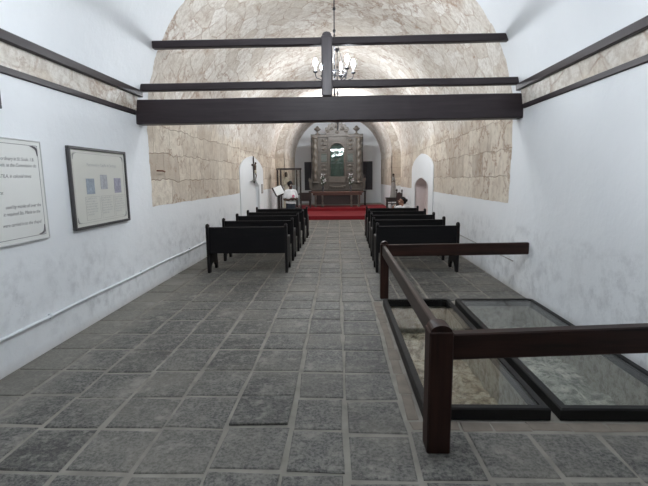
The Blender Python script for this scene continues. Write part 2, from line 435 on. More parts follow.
# chancel side walls
for side, nm in ((-1, 'wall_chancel_left'), (1, 'wall_chancel_right')):
    bm = nb(); x = CX + side*CHW
    box(bm, min(x, x+side*0.4), max(x, x+side*0.4), YN, YF+0.2, 0, CZ)
    uvmap(bm, lambda c, f: (c.y if abs(f.normal.x) > 0.5 else c.x, c.z))
    obj(nm, bm, M['chancel'], kind='structure')
# wall carrying the chancel arch
bm = nb(); n = 48; ax = axis(YN)
o_ = [(ax-HW-.2, 0)] + [(ax-(HW+.2)*math.cos(PI*k/n), Z0+(HW+.2)*math.sin(PI*k/n)) for k in range(n+1)] + [(ax+HW+.2, 0)]
i_ = [(CX-CHW, 0)] + [(CX-CHW*math.cos(PI*k/n), CZ+CHW*math.sin(PI*k/n)) for k in range(n+1)] + [(CX+CHW, 0)]
for k in range(len(o_)-1):
    prism(bm, [o_[k], o_[k+1], i_[k+1], i_[k]], lambda p: (p[0], YN-0.002, p[1]), lambda p: (p[0], YN+0.3, p[1]))
bmesh.ops.remove_doubles(bm, verts=bm.verts, dist=1e-4)
uvmap(bm, lambda c, f: (c.x+3.1, c.z))
obj('wall_chancel_arch', bm, M['chancel'], kind='structure')
# far wall with two window openings
WIN = [(-1.86, -1.10), (1.16, 1.92)]; WZ = (0.93, 2.55)
bm = nb(); FT = 0.35
xs = [-2.75, WIN[0][0], WIN[0][1], WIN[1][0], WIN[1][1], 2.75]
for i in range(5):
    if i in (1, 3):
        box(bm, xs[i], xs[i+1], YF, YF+FT, 0, WZ[0]); box(bm, xs[i], xs[i+1], YF, YF+FT, WZ[1], 5.3)
    else: box(bm, xs[i], xs[i+1], YF, YF+FT, 0, 5.3)
obj('wall_far', bm, M['plaster'], kind='structure')
for k, (a, b) in enumerate(WIN):
    bm = nb()
    for (p, q, r, s) in ((a, b, WZ[1]-0.05, WZ[1]), (a, b, WZ[0], WZ[0]+0.05), (a, a+0.05, WZ[0]+.05, WZ[1]-.05), (b-0.05, b, WZ[0]+.05, WZ[1]-.05)):
        box(bm, p, q, YF-0.01, YF+0.14, r, s)
    w = obj('window_%d' % (k+1), bm, M['plaster'], kind='structure')
    bm = nb(); m_ = (a+b)/2
    for x0, x1 in ((a+.05, m_-.004), (m_+.004, b-.05)):
        box(bm, x0, x1, YF+0.07, YF+0.10, WZ[0]+.05, WZ[1]-.05, 0.004)
        for zz in (1.1, 1.85): box(bm, x0+.05, x1-.05, YF+0.055, YF+0.072, zz, zz+0.6, 0.004)
    obj('shutter', bm, M['shutter'], w)
# wall behind the camera with a closed double door
bm = nb(); zt = 2.6
box(bm, XL-.5, -1.2, YB-.4, YB, 0, 5.3); box(bm, 1.0, XR+.5, YB-.4, YB, 0, 5.3); box(bm, -1.2, 1.0, YB-.4, YB, zt, 5.3)
obj('wall_back', bm, M['plaster'], kind='structure')
bm = nb()
for x0, x1 in ((-1.2, -.102), (-.098, 1.0)):
    box(bm, x0, x1, YB-.2, YB-.12, 0, zt)
    for zz in (0.15, 1.4): box(bm, x0+.15, x1-.15, YB-.125, YB-.10, zz, zz+1.0, .01)
obj('door_1', bm, M['dark'], kind='structure')

# ------------------------------------------------------------------ stone floor
PX = (0.62, 1.385, 1.56, 2.43); PY = (2.86, 5.42)     # the two pits
bm = nb()
def quad(x0, x1, y0, y1, z, mi=0):
    vs = [bm.verts.new(p) for p in ((x0, y0, z), (x1, y0, z), (x1, y1, z), (x0, y1, z))]
    f = bm.faces.new(vs); f.material_index = mi
xs = [XL-.3, PX[0], PX[1], PX[2], PX[3], XR+.6]; ys = [YB-.4, PY[0], PY[1], YN+5]
for i in range(5):
    for j in range(3):
        if j == 1 and i in (1, 3): continue
        quad(xs[i], xs[i+1], ys[j], ys[j+1], -0.007, 1)
def slab(x0, x1, y0, y1, dz=0.0, mi=0, b=0.008):
    j = lambda: random.uniform(-.012, .012)
    c = [(x0+j(), y0+j()), (x1+j(), y0+j()), (x1+j(), y1+j()), (x0+j(), y1+j())]
    cx, cy = (x0+x1)/2, (y0+y1)/2
    tz = [dz + random.uniform(-.0012, .0012) for _ in range(4)]
    low = [bm.verts.new((p[0], p[1], -0.02)) for p in c]
    mid = [bm.verts.new((p[0], p[1], tz[k]-b*0.6)) for k, p in enumerate(c)]
    top = [bm.verts.new((p[0]+(b if p[0] < cx else -b), p[1]+(b if p[1] < cy else -b), tz[k])) for k, p in enumerate(c)]
    for A, B in ((low, mid), (mid, top)):
        for k in range(4):
            f = bm.faces.new((A[k], A[(k+1) % 4], B[(k+1) % 4], B[k])); f.material_index = mi
    f = bm.faces.new(top); f.material_index = mi
colx = [-2.85, -2.44, -2.03, -1.61, -1.19, -0.76, -0.33, 0.04, 0.455, 0.83, 1.23, 1.65, 2.07, 2.56]
rows = [-3.2, -2.7, -2.2, -1.7, -1.2, -0.7, -0.2, 0.35, 0.85, 1.3, 1.75, 2.19, 2.63, 3.05, 3.49, 3.97, 4.40, 4.86, 5.25, 5.64]
y = 5.64
while y < 17.6:
    y += random.choice([0.36, 0.42, 0.46, 0.5, 0.62]); rows.append(y)
G = 0.016
for ci in range(len(colx)-1):
    x0, x1 = colx[ci]+G, colx[ci+1]-G
    off = random.uniform(-.03, .03); skip = False
    for ri in range(len(rows)-1):
        o1 = 0 if rows[ri] in (2.63, 5.64) and x1 > .5 else off + 0.5*math.sin(ci*1.7+ri)*0.03
        o2 = 0 if rows[ri+1] in (2.63, 5.64) and x1 > .5 else off + 0.5*math.sin(ci*1.7+ri+1)*0.03
        y0, y1 = rows[ri]+o1, rows[ri+1]+o2
        if x1 > 0.5 and y1 > 2.64 and y0 < 5.60: continue
        xa, xb = x0, x1
        w = 0.0 if ci < 6 else 0.0
        if xa < -2.8: xa = -2.845
        dz = random.uniform(-.002, .003)
        if ci == 5 and ri == 12: dz = 0.012
        slab(xa, xb, y0+G, y1-G, dz)
        # cleft long slabs: a few split in two across
# narrow edging bricks round the hatches
x = 0.47
while x < 2.5:
    w = random.uniform(.2, .34); slab(x+.006, min(x+w, 2.54)-.006, 2.645, 2.745, -.002, 2, .006); x += w
y = 2.76
while y < 5.6:
    h = random.uniform(.25, .45); slab(.468, .555, y+.006, min(y+h, 5.62)-.006, -.003, 2, .006); y += h
obj('floor', bm, [M['slab'], M['grout'], M['edging']], kind='structure', recalc=False)
# pits under the glass
for k, (a, b) in enumerate(((PX[0], PX[1]), (PX[2], PX[3]))):
    bm = nb(); D = -0.62; t = .06
    box(bm, a-t, a, PY[0]-t, PY[1]+t, D, -.008); box(bm, b, b+t, PY[0]-t, PY[1]+t, D, -.008)
    box(bm, a, b, PY[0]-t, PY[0], D, -.008); box(bm, a, b, PY[1], PY[1]+t, D, -.008)
    box(bm, a-t, b+t, PY[0]-t, PY[1]+t, D-.05, D)
    obj('floor_pit_%d' % (k+1), bm, M['pitwall'], kind='structure')
from mathutils import noise as mn
def rubble(name, x0, x1, fn, mat, nx, ny):
    bm = nb(); V = []
    for j in range(ny+1):
        row = []
        for i in range(nx+1):
            x = x0 + (x1-x0)*i/nx; y = PY[0]+.01 + (PY[1]-PY[0]-.02)*j/ny
            row.append(bm.verts.new((x, y, fn(x, y))))
        V.append(row)
    for j in range(ny):
        for i in range(nx): bm.faces.new((V[j][i], V[j][i+1], V[j+1][i+1], V[j+1][i]))
    # skirt and underside: a solid heap
    geo = bmesh.ops.extrude_face_region(bm, geom=bm.faces[:])
    for v in geo['geom']:
        if isinstance(v, bmesh.types.BMVert): v.co.z = -0.615
    return obj(name, bm, mat, smooth=False, kind='stuff')
def st(v, a, b):
    t = max(0, min(1, (v-a)/(b-a))); return t*t*(3-2*t)
def rocks(x, y, sc, seed):
    d, p = mn.voronoi(Vector((x*sc, y*sc, seed)))
    c = p[0]; k = mn.noise(c*3.1)
    return max(0.0, (0.55-d[0]))*(0.6+0.8*abs(k))
def f1(x, y):
    n = mn.fractal(Vector((x*4, y*4, 1)), 1.0, 2.0, 5)*0.04 + rocks(x, y, 5, 1)*.10 + rocks(x, y, 12, 3)*.035
    z = -0.36 + 0.16*st(y, 4.62, 4.70)*(1-st(y, 4.95, 5.0)) + 0.12*(1-st(y, 3.0, 3.9))*st(x, .8, 1.1)
    return z + n
def f2(x, y):
    n = mn.fractal(Vector((x*3, y*3, 7)), 1.0, 2.0, 6)*0.06 + rocks(x, y, 4, 2)*.14 + rocks(x, y, 10, 6)*.04
    z = -0.36 + 0.17*math.exp(-((x-1.98)**2/0.06 + (y-3.7)**2/0.6)) + 0.08*st(y, 4.6, 5.3)
    return z + n
r1 = rubble('rubble', PX[0]+.005, PX[1]-.005, f1, M['rub1'], 42, 130)
tag(r1, 'sandy brown excavated rubble under the left glass floor hatch', 'rubble')
r2 = rubble('rubble', PX[2]+.005, PX[3]-.005, f2, M['rub2'], 46, 130)
tag(r2, 'greenish grey excavated rubble under the right glass floor hatch', 'rubble')

# platform steps
bm = nb()
xa = axis(17)
box(bm, axis(17)-HW-.1, axis(17)+HW+.1, 17.0, YN+.1, -.05, .14)
box(bm, CX-CHW-.1, CX+CHW+.1, YN, YF+.1, -.05, .14); box(bm, CX-CHW-.1, CX+CHW+.1, 19.6, YF+.1, .14, .27)
obj('floor_platform', bm, M['grout'], kind='structure')
bm = nb()
prof = [(16.985, 0.0), (16.985, .152), (19.585, .152), (19.585, .282), (21.9, .282), (21.9, .27), (19.6, .27), (19.6, .14), (17.0, .14), (17.0, 0.0)]
prism(bm, prof, lambda p: (-2.28, p[0], p[1]), lambda p: (2.28, p[0], p[1]))
tag(obj('red_carpet', bm, M['carpet']), 'red carpet laid over the two altar steps', 'carpet')

# ------------------------------------------------------------------ wall strips (old loft line)
for side in (-1, 1):
    X = AX + side*HW
    def strip(z0, z1, dep, mat, y1, nm, irregular=False):
        b_ = nb()
        x0, x1 = sorted((X+side*.02, X-side*dep))
        if not irregular:
            box(b_, x0, x1, YB, y1, z0, z1, .008)
        else:
            ys_ = [YB + (y1-YB)*i/60 for i in range(61)]
            V = []
            for y_ in ys_:
                r = mn.noise(Vector((y_*2.2, side*3, 0)))*.012; q = mn.noise(Vector((y_*2.2, side*3, 5)))*.012
                def vx(z_): return HW - (HW - math.sqrt(HW*HW-max(0, z_-Z0)**2))
                V.append([b_.verts.new((AX+side*(vx(z0)+.02), y_, z0)), b_.verts.new((AX+side*(vx(z0)-dep-r*.5), y_, z0)),
                          b_.verts.new((AX+side*(vx(z1)-dep-q*.5), y_, z1+q)), b_.verts.new((AX+side*(vx(z1)+.02), y_, z1+q))])
            for i in range(60):
                for k in range(4): b_.faces.new((V[i][k], V[i][(k+1) % 4], V[i+1][(k+1) % 4], V[i+1][k]))
            b_.faces.new(V[0]); b_.faces.new(V[-1][::-1])
            uvmap(b_, lambda c, f: (c.y*1.0+1.3+side*4, c.z+.12))
        obj(nm, b_, mat, kind='structure')
    k = 5 if side < 0 else 8
    strip(2.81, 2.90, .085, M['beamy'], 6.30, 'trim_%d' % k)
    strip(2.555, 2.62, .025, M['beamy'], 6.18, 'trim_%d' % (k+1))
    strip(2.618, 2.812, .010, M['stone'], 6.22, 'trim_%d' % (k+2), True)

# ------------------------------------------------------------------ beams
def beam(label, x0, x1, y0, y1, z0, z1, cat='beam', mat='beam', nm='wooden_beam', group=None):
    b_ = nb(); nx = 24; V = []
    ew = 0.012
    for i in range(nx+1):
        x = x0 + (x1-x0)*i/nx
        w = [mn.noise(Vector((x*1.3, k*3.0, z0)))*.006 for k in range(4)]
        e = ew
        V.append([b_.verts.new(p) for p in (
            (x, y0+w[0]+e, z0+w[1]), (x, y0+w[0], z0+e+w[1]), (x, y0+w[0], z1-e+w[2]), (x, y0+e+w[0], z1+w[2]),
            (x, y1-e+w[3], z1+w[2]), (x, y1+w[3], z1-e+w[2]), (x, y1+w[3], z0+e+w[1]), (x, y1-e+w[3], z0+w[1]))])
    for i in range(nx):
        for k in range(8): b_.faces.new((V[i][k], V[i][(k+1) % 8], V[i+1][(k+1) % 8], V[i+1][k]))
    b_.faces.new(V[0]); b_.faces.new(V[-1][::-1])
    return tag(obj(nm, b_, M[mat]), label, cat, group)
beam('broad dark wooden beam across the nave, lowest and thickest', -2.87, 2.57, 6.20, 6.42, 2.435, 2.765)
beam('thin dark wooden beam just above the broad beam', -2.80, 2.51, 6.28, 6.38, 2.895, 2.995)
beam('thin dark wooden beam across the vault, highest of the three', -2.58, 2.33, 6.28, 6.38, 3.465, 3.565)
b_ = nb()
lathe_pts = None
box(b_, -0.215, -0.065, 6.18, 6.275, 2.768, 3.56, .015)
prism(b_, [(-.205, 3.555)] + [(-.14-.065*math.cos(PI*k/8), 3.555+.05*math.sin(PI*k/8)) for k in range(9)] + [(-.075, 3.555)], lambda p: (p[0], 6.185, p[1]), lambda p: (p[0], 6.27, p[1]))
tag(obj('wooden_post', b_, M['beamz']), 'short upright post joining the three beams in front of the chandelier', 'post')

# ------------------------------------------------------------------ chandeliers
def chandelier(loc, label, topz, R=0.31, lit=(1, 1, 1, 1, 1, 1), dim=(), rz=0.0, scale=1.0, b='bulb'):
    t = thing('chandelier', label, 'chandelier', loc, rz, 'iron chandeliers on the vault axis')
    h = topz - loc[2]
    b_ = nb(); z = 0.34
    tube(b_, [(0, 0, -.02), (0, 0, h)], .009, 8)
    for zz in [0.62, 0.95, 1.28]:
        if zz < h: ball(b_, (0, 0, zz), .028, (1, 1, 1.2), 1)
    lathe(b_, [(.001, h-.09), (.02, h-.08), (.06, h-.02), (.07, h)], 16)
    obj('suspension_rod', b_, M['iron'], t, smooth=True)
    b_ = nb()
    lathe(b_, [(.002, -.40), (.014, -.38), (.022, -.35), (.012, -.32), (.008, -.24), (.026, -.20), (.03, -.16), (.012, -.12), (.009, -.06), (.03, -.03), (.034, 0), (.02, .03), (.01, .05)], 14)
    obj('stem', b_, M['iron'], t, smooth=True)
    b_ = nb(); rr = R*0.62
    pts = [(rr*math.cos(2*PI*k/28), rr*math.sin(2*PI*k/28), -.02) for k in range(29)]
    tube(b_, pts, .008, 6, False); tube(b_, [(p[0], p[1], -.10) for p in pts], .008, 6, False)
    for k in range(12):
        a = 2*PI*k/12; c0 = Vector((rr*math.cos(a), rr*math.sin(a), -.06)); tdir = Vector((-math.sin(a), math.cos(a), 0))
        sc = [c0 + tdir*(.036*math.cos(u)*(1-u/12)) + Vector((0, 0, .036*math.sin(u)*(1-u/12))) for u in [i*PI/5 for i in range(11)]]
        tube(b_, sc, .005, 5)
    obj('scroll_ring', b_, M['iron'], t, smooth=True)
    for k in range(3):
        a = 2*PI*k/3+.4
        b_ = nb(); tube(b_, [(0, 0, .60), (rr*math.cos(a), rr*math.sin(a), -.02)], .0035, 5)
        obj('stay_rod', b_, M['iron'], t)
    for k in range(6):
        a = 2*PI*k/6 + .26; d = Vector((math.cos(a), math.sin(a), 0))
        b_ = nb()
        P = [d*(R*s) + Vector((0, 0, z_)) for s, z_ in ((0.02, -.12), (.25, -.17), (.5, -.16), (.75, -.12), (.95, -.10), (1.0, -.05), (1.0, -.02))]
        tube(b_, P, .008, 6)
        lathe(b_, [(.006, -.03), (.03, -.02), (.04, -.005), (.036, 0)], 12, tuple(d*R))
        arm = obj('arm', b_, M['iron'], t, smooth=True)
        b_ = nb(); lathe(b_, [(.013, -.005), (.013, .075)], 10, tuple(d*R)); obj('candle_sleeve', b_, M['candle'], arm, smooth=True)
        b_ = nb(); lathe(b_, ([(.008, .075), (.028, .10), (.036, .13), (.032, .155), (.018, .185), (.003, .20)] if lit[k] else [(.006, .075), (.017, .10), (.02, .13), (.012, .19), (.003, .23)]), 10, tuple(d*R))
        obj('bulb', b_, M[b] if lit[k] else M['bulbdim'], arm, smooth=True)
    t.scale = (scale,)*3
    return t
chandelier((-0.045, 7.3, 3.34), 'iron chandelier with lit candle bulbs behind the upright post', 3.34+1.77, lit=(1, 0, 1, 1, 1, 1), rz=-.087, b='bulbmid')
chandelier((0.0, 12.3, 3.34), 'iron chandelier farther down the nave, its lower arms showing below the broad beam', 5.08, R=.42, b='bulb', rz=.52)
chandelier((0.02, 18.45, 4.10), 'added small iron chandelier lighting the chancel, mostly hidden behind the broad beam', 5.07, rz=.3, b='bulb_added_chancel')  # added, mostly hidden by the broad beam, to brighten the chancel
chandelier((-0.15, 2.9, 3.42), 'added iron chandelier out of view, lighting the entrance end of the nave', 5.09, rz=.2, b='bulb_added_front')  # added above the frame to even out the light at the front

# ------------------------------------------------------------------ railing
t = thing('barrier_railing', 'red brown wooden railing guarding the glass floor hatches', 'railing', (0.6, 4.0, 0))
def P_(o): o.location = (-0.6, -4.0, 0); return o
def rpost(cx, cy, w, h):
    b_ = nb(); box(b_, cx-w/2, cx+w/2, cy-w/2, cy+w/2, .002, h, .008)
    # half-round top running along the nave
    n = 12
    prism(b_, [(cx-w/2+.006, h-.004)] + [(cx-(w/2-.008)*math.cos(PI*k/n), h-.002+.040*math.sin(PI*k/n)) for k in range(n+1)] + [(cx+w/2-.006, h-.004)],
          lambda p: (p[0], cy-w/2+.008, p[1]), lambda p: (p[0], cy+w/2-.008, p[1]))
    P_(obj('post', b_, M['post'], t))
rpost(.592, 2.455, .14, .765); rpost(.625, 5.79, .112, .755)
b_ = nb(); box(b_, .588, .636, 2.52, 5.74, .605, .742, .008); P_(obj('rail', b_, M['raily'], t))
b_ = nb(); vs = box(b_, .675, 2.545, 5.76, 5.82, .585, .745, .008)
for v in b_.verts: v.co.z += .010*(v.co.x-.65)
P_(obj('rail', b_, M['rail'], t))
b_ = nb(); vs = box(b_, .655, 2.545, 2.415, 2.49, .583, .742, .008)
for v in b_.verts: v.co.z += .040*(v.co.x-.65)
P_(obj('rail', b_, M['rail'], t))

# ------------------------------------------------------------------ glass floor hatches
def hatch(x0, x1, y0, y1, label):
    t = thing('glass_floor_hatch', label, 'floor hatch', ((x0+x1)/2, (y0+y1)/2, 0), 0, 'glass floor hatches')
    loc = (-(x0+x1)/2, -(y0+y1)/2, 0); w = .065; h = .085
    b_ = nb()
    outer = [(x0, y0), (x1, y0), (x1, y1), (x0, y1)]; ch = .035
    def ringp(i, z):
        return [(x0+i, y0+i, z), (x1-i, y0+i, z), (x1-i, y1-i-ch, z), (x1-i-ch, y1-i, z), (x0+i+ch, y1-i, z), (x0+i, y1-i-ch, z)]
    R = [[b_.verts.new(p) for p in ringp(i, z)] for i, z in ((0, 0), (0, h-.01), (.01, h), (w-.012, h), (w-.012, h-.018), (w, h-.018), (w, 0.0))]
    for i in range(len(R)):
        A, B = R[i], R[(i+1) % len(R)]
        for k in range(6): b_.faces.new((A[k], A[(k+1) % 6], B[(k+1) % 6], B[k]))
    obj('frame', b_, M['blackframe'], t, loc)
    b_ = nb(); box(b_, x0+w-.008, x1-w+.008, y0+w-.008, y1-w+.008, h-.017, h-.007)
    obj('glass_pane', b_, M['glassh'], t, loc)
hatch(.575, 1.435, 2.765, 5.47, 'left glass floor hatch in a black frame, beside the long rail')
hatch(1.50, 2.49, 2.765, 5.47, 'right glass floor hatch in a black frame, beside the white wall')

# ------------------------------------------------------------------ pews
def make_pew(label):
    W = 1.425
    t = thing('wooden_pew', label, 'pew', (0, 0, 0), 0)
    # local: x across (centre 0), y=0 at the back, seat faces +y
    b_ = nb(); box(b_, -W/2+.03, W/2-.03, .0, .028, .345, .79, .006)
    bk = obj('backrest', b_, M['pew'], t)
    b_ = nb(); box(b_, -W/2+.03, W/2-.03, -.008, .04, .785, .812, .008); obj('top_rail', b_, M['pew'], bk)
    b_ = nb(); box(b_, -W/2+.03, W/2-.03, .026, .43, .41, .44, .006); obj('seat', b_, M['pew'], t)
    b_ = nb(); box(b_, -W/2+.03, W/2-.03, .38, .41, .35, .408, .004); obj('apron', b_, M['pew'], t)
    for s in (-1, 1):
        x0, x1 = sorted((s*W/2, s*(W/2-.045)))
        out = [(-.035, 0), (.055, 0), (.06, .06), (.10, .11), (.16, .15), (.30, .15), (.36, .11), (.41, .05), (.415, 0), (.50, 0),
               (.50, .10), (.475, .18), (.47, .52), (.485, .58), (.47, .615), (.42, .625), (.14, .60), (.08, .64), (.055, .72),
               (.055, .79), (.062, .815), (.055, .845), (.03, .862), (-.005, .862), (-.032, .845), (-.038, .82), (-.03, .79), (-.035, .60)]
        b_ = nb()
        prism(b_, out, lambda p: (x0, p[0], p[1]), lambda p: (x1, p[0], p[1]))
        e = obj('bench_end', b_, M['pewy'], t)
        b_ = nb(); ball(b_, ((x0+x1)/2, .012, .842), .032, (1, .9, 1), 2); obj('finial', b_, M['pewy'], e, smooth=True)
    return t
def copy_tree(o, parent=None):
    c = o.copy(); C.objects.link(c)
    if parent is not None: c.parent = parent
    for ch in list(o.children): copy_tree(ch, c)
    return c
ordL = ['front row nearest the railing', 'second row', 'third row', 'fourth row', 'fifth row, farthest']
lab = []
for sd, word in (('left', 'left'), ('right', 'right')):
    lab.append([
        'black wooden pew %s of the aisle, nearest to the camera with its whole back showing' % word,
        'black wooden pew %s of the aisle, second from the camera' % word,
        'black wooden pew %s of the aisle, middle of the five rows' % word,
        'black wooden pew %s of the aisle, fourth from the camera' % word,
        'black wooden pew %s of the aisle, farthest and nearest to the altar' % word])
proto = make_pew(lab[0][0])
PL = [(-1.605, 7.44), (-1.61, 8.55), (-1.60, 9.68), (-1.57, 10.72), (-1.555, 11.86)]
PR = [(1.365, 7.42), (1.39, 8.52), (1.43, 9.62), (1.45, 10.70), (1.47, 11.80)]
first = True
for rowset, labs, g in ((PL, lab[0], 'pews left of the aisle'), (PR, lab[1], 'pews right of the aisle')):
    for (x, y), lb in zip(rowset, labs):
        o = proto if first else copy_tree(proto)
        first = False
        o.location = (x, y, 0.001); o['label'] = lb; o['group'] = g
for o in bpy.data.objects: pass

# ------------------------------------------------------------------ framed panels on the left wall
WX = XL
def text(s, size, y, z, mat, parent, x=WX, align='LEFT', shear=0.0, name='lettering', nice=1.0):
    cu = bpy.data.curves.new('lettering', 'FONT'); cu.body = s; cu.size = size; cu.align_x = align; cu.shear = shear
    cu.space_character = nice; cu.resolution_u = 2
    o = bpy.data.objects.new('lettering', cu); C.objects.link(o)
    dg = bpy.context.evaluated_depsgraph_get(); dg.update()
    me = bpy.data.meshes.new_from_object(o.evaluated_get(dg)); C.objects.unlink(o); bpy.data.objects.remove(o)
    me.transform(Matrix.Translation((x, y, z)) @ Matrix(((0, 0, 1), (1, 0, 0), (0, 1, 0))).to_4x4())
    me.materials.clear(); me.materials.append(mat)
    ob = bpy.data.objects.new(name, me); C.objects.link(ob); ob.parent = parent
    return ob
def rect_frame(b_, x0, x1, y0, y1, z0, z1, w, bev=0.003):
    box(b_, x0, x1, y0, y1, z1-w, z1, bev); box(b_, x0, x1, y0, y1, z0, z0+w, bev)
    box(b_, x0, x1, y0, y0+w, z0+w, z1-w, bev); box(b_, x0, x1, y1-w, y1, z0+w, z1-w, bev)
def corner(b_, x, cy, cz, sy, sz, s):
    P = [(0, .0), (.35, .02), (.7, .12), (.9, .3), (.98, .65), (1.0, 1.0)]
    pts = [(x, cy - sy*s*(1-p[0]), cz - sz*s*p[1]) for p in P]
    tube(b_, pts, [s*.03, s*.09, s*.14, s*.14, s*.09, s*.03], 5)
# text panel, only its right part is in the picture
t = thing('wall_text_panel', 'white text panel in a thin pale frame, left edge of the photo', 'sign', (WX+.001, 3.5, 1.56))
t.location = (0, 0, 0)
y0, y1, z0, z1 = 2.86, 4.10, 1.10, 2.02
b_ = nb(); box(b_, WX+.004, WX+.024, y0+.004, y1-.004, z0+.004, z1-.004, .002); obj('panel_board', b_, M['paperw'], t)
b_ = nb(); rect_frame(b_, WX+.002, WX+.03, y0, y1, z0, z1, .012); obj('frame', b_, M['framep'], t)
b_ = nb(); rect_frame(b_, WX+.0243, WX+.0255, y0+.05, y1-.05, z0+.045, z1-.045, .004, 0)
for sy, sz in ((1, 1), (1, -1), (-1, 1), (-1, -1)):
    corner(b_, WX+.0255, y1-.06 if sy > 0 else y0+.06, z1-.055 if sz > 0 else z0+.055, sy, sz, .085)
obj('border', b_, M['ink'], t)
LN = [('of the ordinary in St. Souls, 1.B.', 1.83, 3.99), ('the Chapels, as the Commission do', 1.775, 4.01), ('of the old town', 1.735, 3.56),
      ('of St. ATILA, in colonial times', 1.68, 3.93), ('of the first', 1.54, 3.57), ('used by monks all over the', 1.415, 4.02),
      ('it required Sta. Maria to the', 1.355, 4.0), ('were carried in to the chapel', 1.26, 4.0)]
for s, z, yr in LN:
    text(s, .043, yr, z, M['ink'], t, x=WX+.0256, align='RIGHT', shear=.25, nice=.95)
# picture panel
t = thing('wall_picture', 'dark framed cream panel with three small pictures on the left wall', 'picture', (0, 0, 0))
y0, y1, z0, z1 = 4.51, 5.735, 1.11, 2.015
b_ = nb(); box(b_, WX+.004, WX+.022, y0+.01, y1-.01, z0+.01, z1-.01, .002); obj('panel_board', b_, M['paper'], t)
b_ = nb(); rect_frame(b_, WX+.002, WX+.042, y0, y1, z0, z1, .030, .004); obj('frame', b_, M['frame'], t)
b_ = nb(); rect_frame(b_, WX+.0222, WX+.0233, y0+.07, y1-.07, z0+.065, z1-.065, .003, 0)
for sy, sz in ((1, 1), (1, -1), (-1, 1), (-1, -1)):
    corner(b_, WX+.0235, y1-.075 if sy > 0 else y0+.075, z1-.07 if sz > 0 else z0+.07, sy, sz, .07)
obj('border', b_, M['rule'], t)
text('Patrimonio y Capilla de Santiago', .05, 5.17, 1.81, M['inkl'], t, x=WX+.0235, align='CENTER')
for (a, b, c, d, mm) in ((4.80, 4.965, 1.495, 1.67, 'picblue'), (5.10, 5.25, 1.545, 1.715, 'picgrey'), (5.41, 5.58, 1.49, 1.675, 'picviol')):
    b_ = nb(); box(b_, WX+.0222, WX+.0245, a, b, c, d, .001)
    o = obj('printed_picture', b_, M[mm], t)
for (a, b) in ((4.77, 5.05), (5.10, 5.36), (5.41, 5.68)):
    lines = '\n'.join(['la capilla fue de la', 'villa en el siglo, y', 'con sus obras para', 'los fieles del lugar', 'hasta nuestros dias', 'por la orden de la', 'ciudad vieja']) 
    text(lines, .030, a, 1.435, M['inkl'], t, x=WX+.0235)
    b_ = nb(); rect_frame(b_, WX+.0222, WX+.0230, a-.01, b+.01, 1.20, 1.465, .0025, 0); obj('column_border', b_, M['rule'], t)
# small dark frame above
b_ = nb()
t = thing('framed_plaque', 'dark framed plaque high on the left wall at the photo edge', 'picture', (0, 0, 0))
rect_frame(b_, WX+.002, WX+.03, 3.25, 3.67, 2.255, 2.515, .03); obj('frame', b_, M['frame'], t)
b_ = nb(); box(b_, WX+.004, WX+.015, 3.27, 3.65, 2.27, 2.50); obj('panel_board', b_, M['paper'], t)

# conduit, cable, iron stubs
def pathx(side, dx=0.0): return lambda y: axis(y) + side*(HW-dx)
b_ = nb(); px = pathx(-1, .016)
tube(b_, [(px(y), y, .335+.004*math.sin(y*3)) for y in [i*.5 for i in range(-2, 26)]], .016, 8)
for y in range(0, 13, 2): box(b_, px(y)-.016, px(y)+.014, y-.02, y+.02, .31, .36, .003)
tag(obj('conduit_pipe', b_, M['pipe'], smooth=True), 'white painted conduit running low along the left wall', 'pipe')
b_ = nb(); px = pathx(1, .008)
tube(b_, [(px(y), y, .42-.05*st(y, 6.2, 5.9) + (.0)) for y in [6.25+i*.4 for i in range(14)]], .007, 6)
tag(obj('wall_cable', b_, M['cable'], smooth=True), 'thin grey cable low on the right wall behind the back rail', 'cable')
b_ = nb(); tube(b_, [(axis(6.7)-HW-.05, 6.78, 1.79), (axis(6.7)-HW+.09, 6.80, 1.785), (axis(6.7)-HW+.07, 6.93, 1.775)], .013, 6)
tag(obj('iron_hook', b_, M['rust'], smooth=True), 'rusty iron hook set in the bare stone of the left wall', 'hook')
b_ = nb(); box(b_, axis(16)-HW-.005, axis(16)-HW+.05, 15.35, 15.55, 1.12, 1.45, .01)
tag(obj('wall_plaque', b_, M['cable']), 'narrow grey plaque right of the crucifix arch', 'plaque')

# ------------------------------------------------------------------ figures: one continuous surface from tapered chains
def blob(name, chains, balls, mat, parent, voxel=.012, smooth_it=2, extra=None):
    b_ = nb()
    for ch in chains:
        for (p, r), (q, s) in zip(ch[:-1], ch[1:]):
            tube(b_, [p, q], [r, s], 12)
        for p, r in ch: ball(b_, p, r, sub=2)
    for c, r, sc in balls: ball(b_, c, r, sc, 3)
    me = bpy.data.meshes.new(name); b_.to_mesh(me); b_.free()
    o = bpy.data.objects.new(name, me); C.objects.link(o)
    m = o.modifiers.new('r', 'REMESH'); m.mode = 'VOXEL'; m.voxel_size = voxel; m.use_smooth_shade = True
    s = o.modifiers.new('s', 'SMOOTH'); s.iterations = smooth_it; s.factor = .5
    dg = bpy.context.evaluated_depsgraph_get(); dg.update()
    me2 = bpy.data.meshes.new_from_object(o.evaluated_get(dg)); o.modifiers.clear(); o.data = me2
    me2.materials.clear(); me2.materials.append(mat)
    for p in me2.polygons: p.use_smooth = True
    if parent is not None: o.parent = parent
    return o
